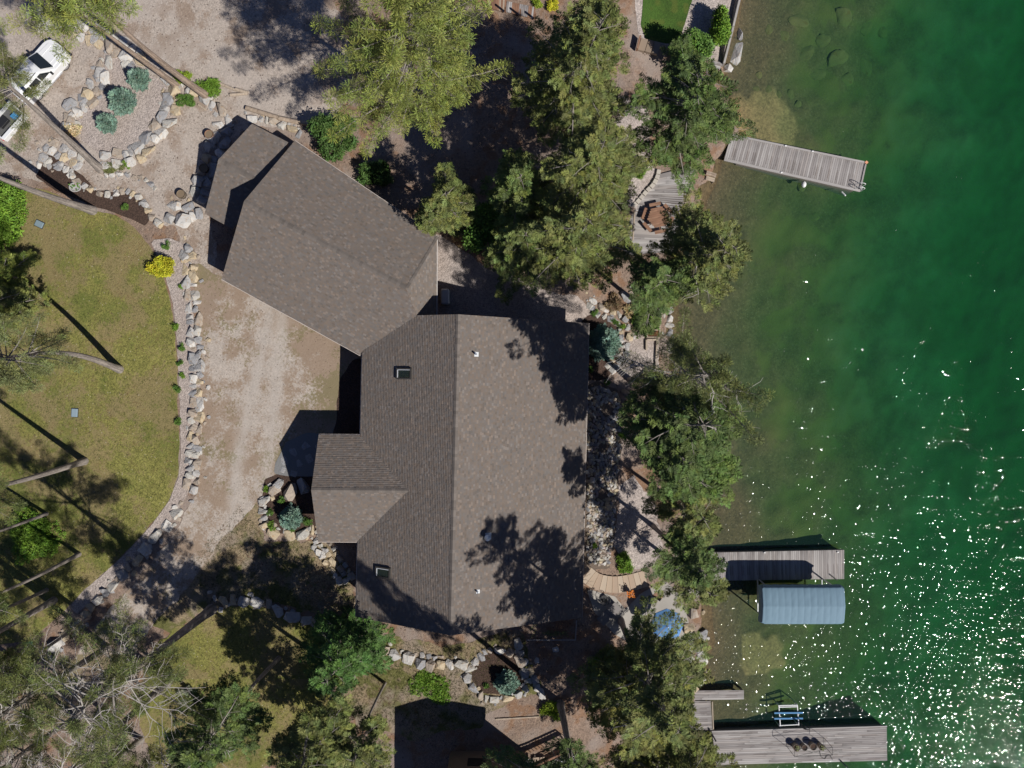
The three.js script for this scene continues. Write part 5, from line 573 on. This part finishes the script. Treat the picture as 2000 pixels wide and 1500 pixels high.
// ---------------------------------------------------------------- vehicles and yard things
{
  const car = thing('sport_utility_car', 'white sport utility car parked under the pine by the boulders', 'car'), c = W(76, 139, 0.9), ang = Math.atan2(0.75, 0.66), mPaint = new THREE.MeshPhysicalMaterial({ color: C(0.8, 0.81, 0.82), roughness: 0.35, clearcoat: 0.8, clearcoatRoughness: 0.1 }), mGlass = new THREE.MeshPhysicalMaterial({ color: C(0.015, 0.02, 0.022), roughness: 0.05, clearcoat: 1 }), mTyre = std([0.05, 0.05, 0.05], 0.9), mRim = std([0.5, 0.5, 0.52], 0.35, { metalness: 0.6 });
  car.position.set(c.x, height(c.x, c.z) + up1, c.z); car.rotation.y = ang; car.scale.setScalar(1.1);
  const plan = new THREE.Shape(); plan.moveTo(-2.4, -0.85); plan.lineTo(-2.3, -0.95); plan.lineTo(1.7, -0.95); plan.quadraticCurveTo(2.25, -0.9, 2.36, -0.55); plan.quadraticCurveTo(2.48, 0, 2.36, 0.55); plan.quadraticCurveTo(2.25, 0.9, 1.7, 0.95); plan.lineTo(-2.3, 0.95); plan.lineTo(-2.4, 0.85); plan.closePath();
  const low = new THREE.ExtrudeGeometry(plan, { depth: 0.6, bevelEnabled: true, bevelSize: 0.05, bevelThickness: 0.07, bevelSegments: 3, curveSegments: 10 }); low.rotateX(-Math.PI / 2); low.translate(0, 0.38, 0); part('body', low, mPaint, car);
  const hood = new THREE.Shape(); hood.moveTo(0.8, -0.72); hood.lineTo(2.0, -0.66); hood.quadraticCurveTo(2.25, 0, 2.0, 0.66); hood.lineTo(0.8, 0.72); const hg = new THREE.ExtrudeGeometry(hood, { depth: 0.03, bevelEnabled: true, bevelSize: 0.03, bevelThickness: 0.03, bevelSegments: 2 }); hg.rotateX(-Math.PI / 2); hg.translate(0, 1.03, 0); part('hood', hg, mPaint, car); for (const z of [-0.4, 0.4]) part('hood_crease', new RoundedBoxGeometry(1.15, 0.03, 0.05, 1, 0.012).translate(1.45, 1.095, z), mPaint, car);
  const cab = []; for (const s of [-1, 1]) { cab.push(V(-2.36, 1.02, 0.9 * s), V(0.95, 1.02, 0.9 * s), V(-2.3, 1.2, 0.9 * s), V(0.85, 1.14, 0.88 * s), V(-2.02, 1.7, 0.7 * s), V(0.1, 1.7, 0.7 * s), V(-1.9, 1.76, 0.6 * s), V(-0.05, 1.76, 0.6 * s), V(1.02, 1.02, 0.5 * s), V(0.22, 1.69, 0.45 * s)); } const cg = new ConvexGeometry(cab); part('cabin', cg, mPaint, car);
  const quad = (pts) => tris([[pts[0], pts[1], pts[2]], [pts[0], pts[2], pts[3]]]); const win = (pts) => part('window', quad(pts), mGlass, car);
  win([[0.97, 1.12, -0.78], [0.97, 1.12, 0.78], [0.27, 1.69, 0.6], [0.27, 1.69, -0.6]]); win([[-2.36, 1.22, -0.74], [-2.36, 1.22, 0.74], [-2.07, 1.68, 0.6], [-2.07, 1.68, -0.6]]); for (const s of [-1, 1]) for (const [a, b, ta, tb] of [[-0.35, 0.55, -0.35, -0.02], [-1.25, -0.42, -1.2, -0.42], [-2.1, -1.33, -1.9, -1.28]]) win([[a, 1.17, 0.905 * s], [b, 1.17, 0.905 * s], [tb, 1.64, 0.745 * s], [ta, 1.64, 0.745 * s]]);
  for (const s of [-1, 1]) { for (const x of [1.5, -1.45]) { const w = new THREE.Group(); w.name = 'wheel'; w.position.set(x, 0.37, s * 0.88); car.add(w); part('tyre', new THREE.TorusGeometry(0.28, 0.1, 10, 24).scale(1, 1, 1.2), mTyre, w); part('rim', new THREE.CylinderGeometry(0.24, 0.24, 0.2, 18).rotateX(Math.PI / 2), mRim, w); } part('mirror', new RoundedBoxGeometry(0.16, 0.16, 0.24, 1, 0.04).translate(0.55, 1.18, s * 1.06), mBlack, car); part('headlight', new RoundedBoxGeometry(0.2, 0.16, 0.34, 1, 0.04).translate(2.3, 0.86, s * 0.66), mRim, car); part('roof_rail', bar(V(-1.75, 1.8, s * 0.58), V(-0.15, 1.8, s * 0.58), 0.02), mBlack, car); part('side_step', new THREE.BoxGeometry(2.1, 0.08, 0.16).translate(0, 0.38, s * 1.0), mRim, car); }
  part('bumper', new RoundedBoxGeometry(0.22, 0.25, 1.5, 2, 0.08).translate(2.42, 0.45, 0), mBlack, car);
  const tr = thing('utility_trailer', 'white utility trailer loaded with gear at the left edge', 'trailer'), tc = W(14, 236, 0.8); tr.position.set(tc.x, height(tc.x, tc.z) + up1, tc.z); tr.rotation.y = ang; const pb = (w, h, d, x, y, z, m, n) => part(n, new RoundedBoxGeometry(w, h, d, 1, 0.03).translate(x, y, z), m, tr); pb(2.6, 0.08, 1.6, 0, 0.55, 0, std([0.1, 0.1, 0.1], 0.8), 'floor'); pb(2.6, 0.5, 0.32, 0, 0.75, 0.82, mPaint, 'side'); pb(2.6, 0.5, 0.08, 0, 0.75, -0.8, mPaint, 'side'); pb(0.1, 0.5, 1.7, 1.3, 0.75, 0, mPaint, 'front_board'); pb(0.1, 0.5, 1.7, -1.3, 0.75, 0, mPaint, 'tailgate'); pb(0.06, 0.14, 0.3, -1.36, 0.85, 0.8, std([0.5, 0.01, 0.02], 0.3), 'tail_light'); pb(0.5, 0.35, 0.35, 0.7, 0.8, 0.2, std([0.05, 0.25, 0.5], 0.5), 'cooler'); pb(0.9, 0.3, 0.6, -0.3, 0.75, -0.2, mBlack, 'crate'); for (const s of [-1, 1]) { const w = new THREE.Group(); w.name = 'wheel'; w.position.set(0.5, 0.33, s * 1.0); tr.add(w); part('tyre', new THREE.TorusGeometry(0.25, 0.09, 10, 22).scale(1, 1, 1.2), mTyre, w); part('rim', new THREE.CylinderGeometry(0.2, 0.2, 0.16, 16).rotateX(Math.PI / 2), mRim, w); } part('hitch', bar(V(1.3, 0.5, 0), V(2.2, 0.45, 0), 0.05), mBlack, tr);
}
const log = (a, b, r, label, m = tanWood[2], n = 'log') => { const A = G(...a), B = G(...b); A.y += r * 0.8; B.y += r * 0.8; return single(n, bar(A, B, r, 9, r * 0.92), m, label, 'log'); };
log([428, 163], [462, 177], 0.13, 'pale split log leaning from the juniper'); log([461, 175], [485, 182], 0.15, 'thicker pale log end right of the juniper'); log([450, 186], [485, 183], 0.13, 'short pale log lying below the thicker one'); log([482, 212], [545, 231], 0.2, 'long weathered log above the garage stones', tanWood[1]); log([546, 232], [607, 244], 0.19, 'second weathered log running into the dark bush', tanWood[0]); log([968, 1404], [1053, 1399], 0.07, 'thin pale pole lying on the dirt near the neighbour deck', tanWood[2], 'pole'); log([388, 205], [402, 215], 0.1, 'short pale timber beside the clipped oval shrub', tanWood[2]);
for (const [px, py, t, lab, m] of [[78, 438, 0.45, 'blue-grey utility lid in the grass by the bright shrub', [0.2, 0.27, 0.31]], [147, 806, 0.05, 'blue-grey utility lid alone in the middle of the lawn', [0.25, 0.33, 0.38]], [57, 1258, -0.2, 'small green utility lid near the lower left trees', [0.06, 0.3, 0.22]]]) { const p = G(px, py), g = new RoundedBoxGeometry(0.68, 0.14, 0.5, 2, 0.05); g.rotateY(t === 0.05 ? 1.52 : -t); const l = thing('utility_box', lab, 'utility box'); l.position.set(p.x, p.y + up3, p.z); part('lid', g.translate(0, 0.06, 0), std(m, 0.6), l); const rim = new RoundedBoxGeometry(0.76, 0.06, 0.58, 1, 0.02); rim.rotateY(t === 0.05 ? 1.52 : -t); part('rim', rim.translate(0, 0.02, 0), mBlack, l); }
for (const [px, py, lab] of [[353, 379, 'half-barrel planter standing on the gravel by the white boulder'], [408, 262, 'rust-coloured barrel planter at the edge of the garage shadow'], [397, 328, 'dark barrel planter inside the garage porch shadow']]) { const p = W(px, py, 0.5), t = thing('barrel_planter', lab, 'planter'); t.position.set(p.x, height(p.x, p.z) + up1, p.z); part('barrel', new THREE.LatheGeometry([[0, 0], [0.27, 0], [0.34, 0.3], [0.36, 0.52], [0.32, 0.52], [0.31, 0.44]].map((v) => new THREE.Vector2(...v)), 20), py === 262 ? brownWood[1] : std([0.22, 0.17, 0.12], 0.85), t); for (const y of [0.12, 0.42]) part('hoop', new THREE.TorusGeometry(0.31 + y * 0.11, 0.014, 5, 24).rotateX(Math.PI / 2).translate(0, y, 0), mBlack, t); const s = new THREE.CircleGeometry(0.315, 18); s.rotateX(-Math.PI / 2); s.translate(0, 0.45, 0); part('soil', s, std([0.2, 0.15, 0.1], 1), t); }
{ const p = G(150, 367), t = thing('stone_trough', 'oval grey stone planter with a green sprig in the mulch', 'planter'); t.position.copy(p); part('basin', new THREE.LatheGeometry([[0, 0], [0.4, 0.02], [0.5, 0.28], [0.42, 0.3], [0.36, 0.2], [0, 0.18]].map((v) => new THREE.Vector2(...v)), 20).scale(1, 1, 0.8), rockMats[0], t); part('sprig', CLUMP[0].clone().scale(0.6, 0.4, 0.5).translate(0, 0.3, 0), mLeaf.green, t); }
{ const p = W(869, 579, 0.9), t = thing('heating_tank', 'pale rounded utility tank in the shade between garage and house', 'tank'); t.position.set(p.x, height(p.x, p.z), p.z); t.rotation.y = 0.02; part('shell', new RoundedBoxGeometry(0.68, 0.75, 1.25, 5, 0.16).translate(0, 0.55, 0), std([0.62, 0.66, 0.68], 0.5), t); part('seam', new RoundedBoxGeometry(0.05, 0.06, 1.1, 1, 0.02).translate(0.25, 0.92, 0), std([0.7, 0.73, 0.75], 0.5), t); part('base', new THREE.BoxGeometry(0.8, 0.18, 1.3).translate(0, 0.09, 0), mConcrete, t); }
{ // south deck tucked under the gable
  const f = rng(91), y = -0.4, g = thing('garden_deck', 'dark slatted garden deck with railing below the south gable', 'deck'); plankDeck(g, [[1028, 1213], [1122, 1213], [1124, 1250], [1030, 1250]], y, 0.15, greyWood.slice(2, 5), f); const c = [[1028, 1250], [1124, 1250], [1126, 1212]].map(([a, b]) => W(a, b, y + 0.9)); for (const h of [0.9, 0.12]) { part('rail', boxBetween(c[0].clone().setY(y + h), c[1].clone().setY(y + h), 0.08, 0.06), greyWood[1], g); part('rail', boxBetween(c[1].clone().setY(y + h), c[2].clone().setY(y + h), 0.08, 0.06), greyWood[3], g); }
  for (let k = 0; k <= 8; k++) { const p = c[0].clone().lerp(c[1], k / 8); part('baluster', bar(p.clone().setY(y), p.clone().setY(y + 0.9), k % 4 ? 0.02 : 0.045, 6), greyWood[2], g); } posts(g, c.map((p) => [p.x, p.z]), y - 0.04, 0.07, mPost, -1.4);
  for (const [px, py, lab] of [[1042, 1226, 'clay pot with yellow flowers nearest the south gable'], [1043, 1241, 'second flower pot at the deck railing']]) { const p = W(px, py, y + 0.4), t = thing('flower_pot', lab, 'flower pot'); t.position.set(p.x, y, p.z); part('pot', new THREE.CylinderGeometry(0.24, 0.17, 0.36, 14).translate(0, 0.18, 0), std([0.22, 0.12, 0.08], 0.8), t); part('blossoms', CLUMP[2].clone().scale(0.42, 0.3, 0.42).translate(0, 0.42, 0), mLeaf.olive, t); }
  const pl = thing('planter_trough', 'long planter of mixed leaves along the south deck', 'planter'), q = W(1085, 1237, y + 0.4); pl.position.set(q.x, y, q.z); part('trough', new THREE.BoxGeometry(1.8, 0.35, 0.4).translate(0, 0.175, 0), brownWood[2], pl); part('leaves', mergeGeometries([...Array(9)].map((_, k) => CLUMP[k % 3].clone().scale(0.4, 0.4, 0.4).rotateY(k).translate(-0.8 + k * 0.2, 0.45, 0))), mLeaf.olive, pl);
}
{ // neighbour house south of the frame, its deck and stairs
  const f = rng(92), n = thing('neighbour_house', 'dark neighbour house wall at the bottom edge', 'house'), a = W(880, 1466), b = W(1026, 1466), y = -0.3, L = b.x - a.x; part('wall', new THREE.BoxGeometry(L, 6, 9).translate((a.x + b.x) / 2, 2.4, a.z + 4.5), mSiding, n); const rf = new THREE.Shape([[-0.6, 0], [L / 2, 1.3], [L + 0.6, 0], [L + 0.6, -0.2], [L / 2, 1.1], [-0.6, -0.2]].map((p) => new THREE.Vector2(...p))), rg = new THREE.ExtrudeGeometry(rf, { depth: 10, bevelEnabled: false }); rg.translate(a.x, 5.4, a.z - 0.5); part('roof', rg, mDeck, n); part('window', new THREE.BoxGeometry(1.4, 1.2, 0.06).translate(a.x + 2.2, 2, a.z - 0.02), mBlack, n);
  const d = thing('neighbour_deck', 'grey deck and stair with brown handrail at the bottom edge', 'deck'), yd = 0.6; plankDeck(d, [[1020, 1520], [1118, 1466], [1136, 1492], [1070, 1530]], yd, 0.15, greyWood, f); plankDeck(d, [[1041, 1480], [1064, 1478], [1066, 1500], [1041, 1500]], yd - 0.3, 0.15, tanWood, f); plankDeck(d, [[1006, 1484], [1040, 1482], [1040, 1515], [1006, 1515]], yd - 0.1, 0.15, greyWood.slice(2, 4), f);
  const A = W(1030, 1504, yd + 1), B = W(1116, 1464, yd + 1), Cc = W(1134, 1486, yd + 1); part('handrail', boxBetween(A, B, 0.14, 0.06), brownWood[0], d); part('handrail', boxBetween(A.clone().setY(yd + 0.55), B.clone().setY(yd + 0.55), 0.03, 0.5), mBlack, d); part('handrail', boxBetween(B, Cc, 0.1, 0.06), brownWood[0], d); for (let k = 0; k <= 14; k++) { const p = A.clone().lerp(B, k / 14); part('baluster', bar(p.clone().setY(yd), p, 0.03, 5), brownWood[0], d); } part('white_rail', boxBetween(W(1068, 1500, yd + 0.5), W(1132, 1472, yd + 0.5), 0.06, 0.08), mWhite, d); posts(d, [[1110, 1470], [1134, 1490], [1045, 1482], [1062, 1482]].map(([x, z]) => { const p = W(x, z, yd); return [p.x, p.z]; }), yd - 0.35, 0.07, mPost, -1.2);
  // neighbour boardwalk at the top
  const t = thing('neighbour_boardwalk', 'brown boardwalk with dark red railing posts at the top edge', 'deck'), yb = 0.25; plankDeck(t, [[915, -40], [915, 6], [988, 24], [992, -40]], yb, 0.15, brownWood.concat(tanWood.slice(1, 2)), f); plankDeck(t, [[990, 2], [988, 23], [1044, 37], [1047, 14]], yb - 0.01, 0.15, greyWood.slice(2, 5).concat(brownWood), f); for (const [x, z] of [[930, 9], [960, 17], [987, 24], [1016, 31], [1045, 38]]) { const p = W(x, z, yb); part('railing_post', new THREE.BoxGeometry(0.13, 1.1, 0.13).translate(p.x, yb + 0.55, p.z), brownWood[2], t); }
  const s = thing('garden_steps', 'tan timber garden steps below the neighbour lawn', 'steps'), y0 = G(1268, 88).y; [[1250, 74, 1263, 98], [1264, 77, 1275, 101], [1276, 80, 1288, 104]].forEach(([x0, z0, x1, z1], k) => { const pts = [[x0 + 3, z0], [x1 + 3, z0 + 3], [x1 - 4, z1 + 2], [x0 - 4, z1 - 1]].map(([x, z]) => W(x, z, y0 + 0.5 - k * 0.15)); part('tread', slabGeo(pts, V(0, 1, 0), 0.35), tanWood[k], s); }); part('stringer', boxBetween(W(1250, 72, y0 + 0.8), W(1244, 97, y0 + 0.8), 0.14, 0.6), brownWood[1], s);
  const c2 = thing('garden_steps', 'small grey landing at the end of the neighbour timber cap', 'steps'); plankDeck(c2, [[1392, 118], [1412, 122], [1406, 136], [1388, 131]], -1.7, 0.3, greyWood, f);
}
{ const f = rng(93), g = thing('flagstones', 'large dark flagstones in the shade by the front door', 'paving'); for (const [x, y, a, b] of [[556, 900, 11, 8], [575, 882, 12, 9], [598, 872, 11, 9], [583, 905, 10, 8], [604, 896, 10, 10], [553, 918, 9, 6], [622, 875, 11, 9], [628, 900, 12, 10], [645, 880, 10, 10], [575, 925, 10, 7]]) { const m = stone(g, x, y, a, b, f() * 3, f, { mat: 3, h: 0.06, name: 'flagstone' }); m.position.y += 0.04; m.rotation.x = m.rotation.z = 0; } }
{ const f = rng(94); [[1048, 1290, 'round pale stepping stone in the shade beside the stone ring'], [1085, 1268, 'small white stone on the shaded slope below the south deck']].forEach(([x, y, l]) => tag(stone(scene, x, y, 7, 7, 0, f, { mat: 5, h: 0.16, name: numbered('stepping_stone') }), l, 'stone')); }
// grass blades over the lawns
{
  const L = []; const f = rng(95); for (let k = 0; k < 7; k++) { const a = f() * 6.28, r = 0.05 * f(), x = Math.cos(a) * r, z = Math.sin(a) * r, lx = rr(-0.05, 0.05, f), lz = rr(-0.05, 0.05, f); L.push([[x - 0.008, 0, z], [x + 0.008, 0, z + 0.004], [x + lx, rr(0.04, 0.075, f), z + lz]]); }
  const blade = tris(L), grass = leafMat([0.16, 0.155, 0.04]);
  const lay = (name, label, px, n, lift, m, s) => { const poly = ground2(px), xs = poly.map((p) => p[0]), zs = poly.map((p) => p[1]), x0 = Math.max(-46, Math.min(...xs)), x1 = Math.max(...xs), z0 = Math.min(...zs), z1 = Math.max(...zs), d = new THREE.Object3D(), im = new THREE.InstancedMesh(blade, m, n), col = new THREE.Color(); let k = 0, tries = 0; while (k < n && tries++ < n * 6) { const x = rr(x0, x1, f), z = rr(z0, z1, f); if (polyDist(poly, x, z) > -0.1) continue; const b = fbm(x * 0.75 + 20, z * 0.75, 3), t = sstep(0.48, 0.66, b); d.position.set(x, height(x, z) + lift - 0.02, z); d.rotation.y = f() * 6.28; d.scale.setScalar(s * rr(0.7, 1.5, f)); d.updateMatrix(); im.setMatrixAt(k, d.matrix); const v = rr(0.6, 1.25, f); im.setColorAt(k, col.setRGB(v * mix(0.8, 2.0, t), v * mix(1, 1.45, t), v * mix(0.8, 2.6, t))); k++; } im.count = k; im.name = name; im.userData = { kind: 'stuff', label, category: 'grass' }; im.receiveShadow = true; scene.add(im); };
  lay('lawn_grass', 'patchy mown grass of the main lawn', [[-60, 355], [90, 372], [182, 412], [225, 420], [262, 442], [292, 478], [316, 525], [334, 590], [342, 650], [348, 800], [351, 870], [347, 930], [305, 1012], [235, 1090], [160, 1158], [60, 1250], [-60, 1260]], 30000, up3, grass, 1);
  lay('lower_lawn_grass', 'patchy grass of the small lower lawn', [[300, 1262], [400, 1200], [480, 1178], [640, 1225], [660, 1300], [640, 1400], [560, 1480], [420, 1510], [300, 1500]], 9000, up3, grass, 1);
  lay('dry_slope_grass', 'dry tufted grass on the slope south of the house', [[372, 1090], [470, 985], [520, 1050], [640, 1062], [720, 1240], [880, 1262], [1010, 1225], [1035, 1290], [940, 1420], [700, 1420], [640, 1200], [560, 1185], [400, 1185]], 9000, up2, leafMat([0.13, 0.11, 0.04]), 1.2);
}
renderer.render(scene, camera);
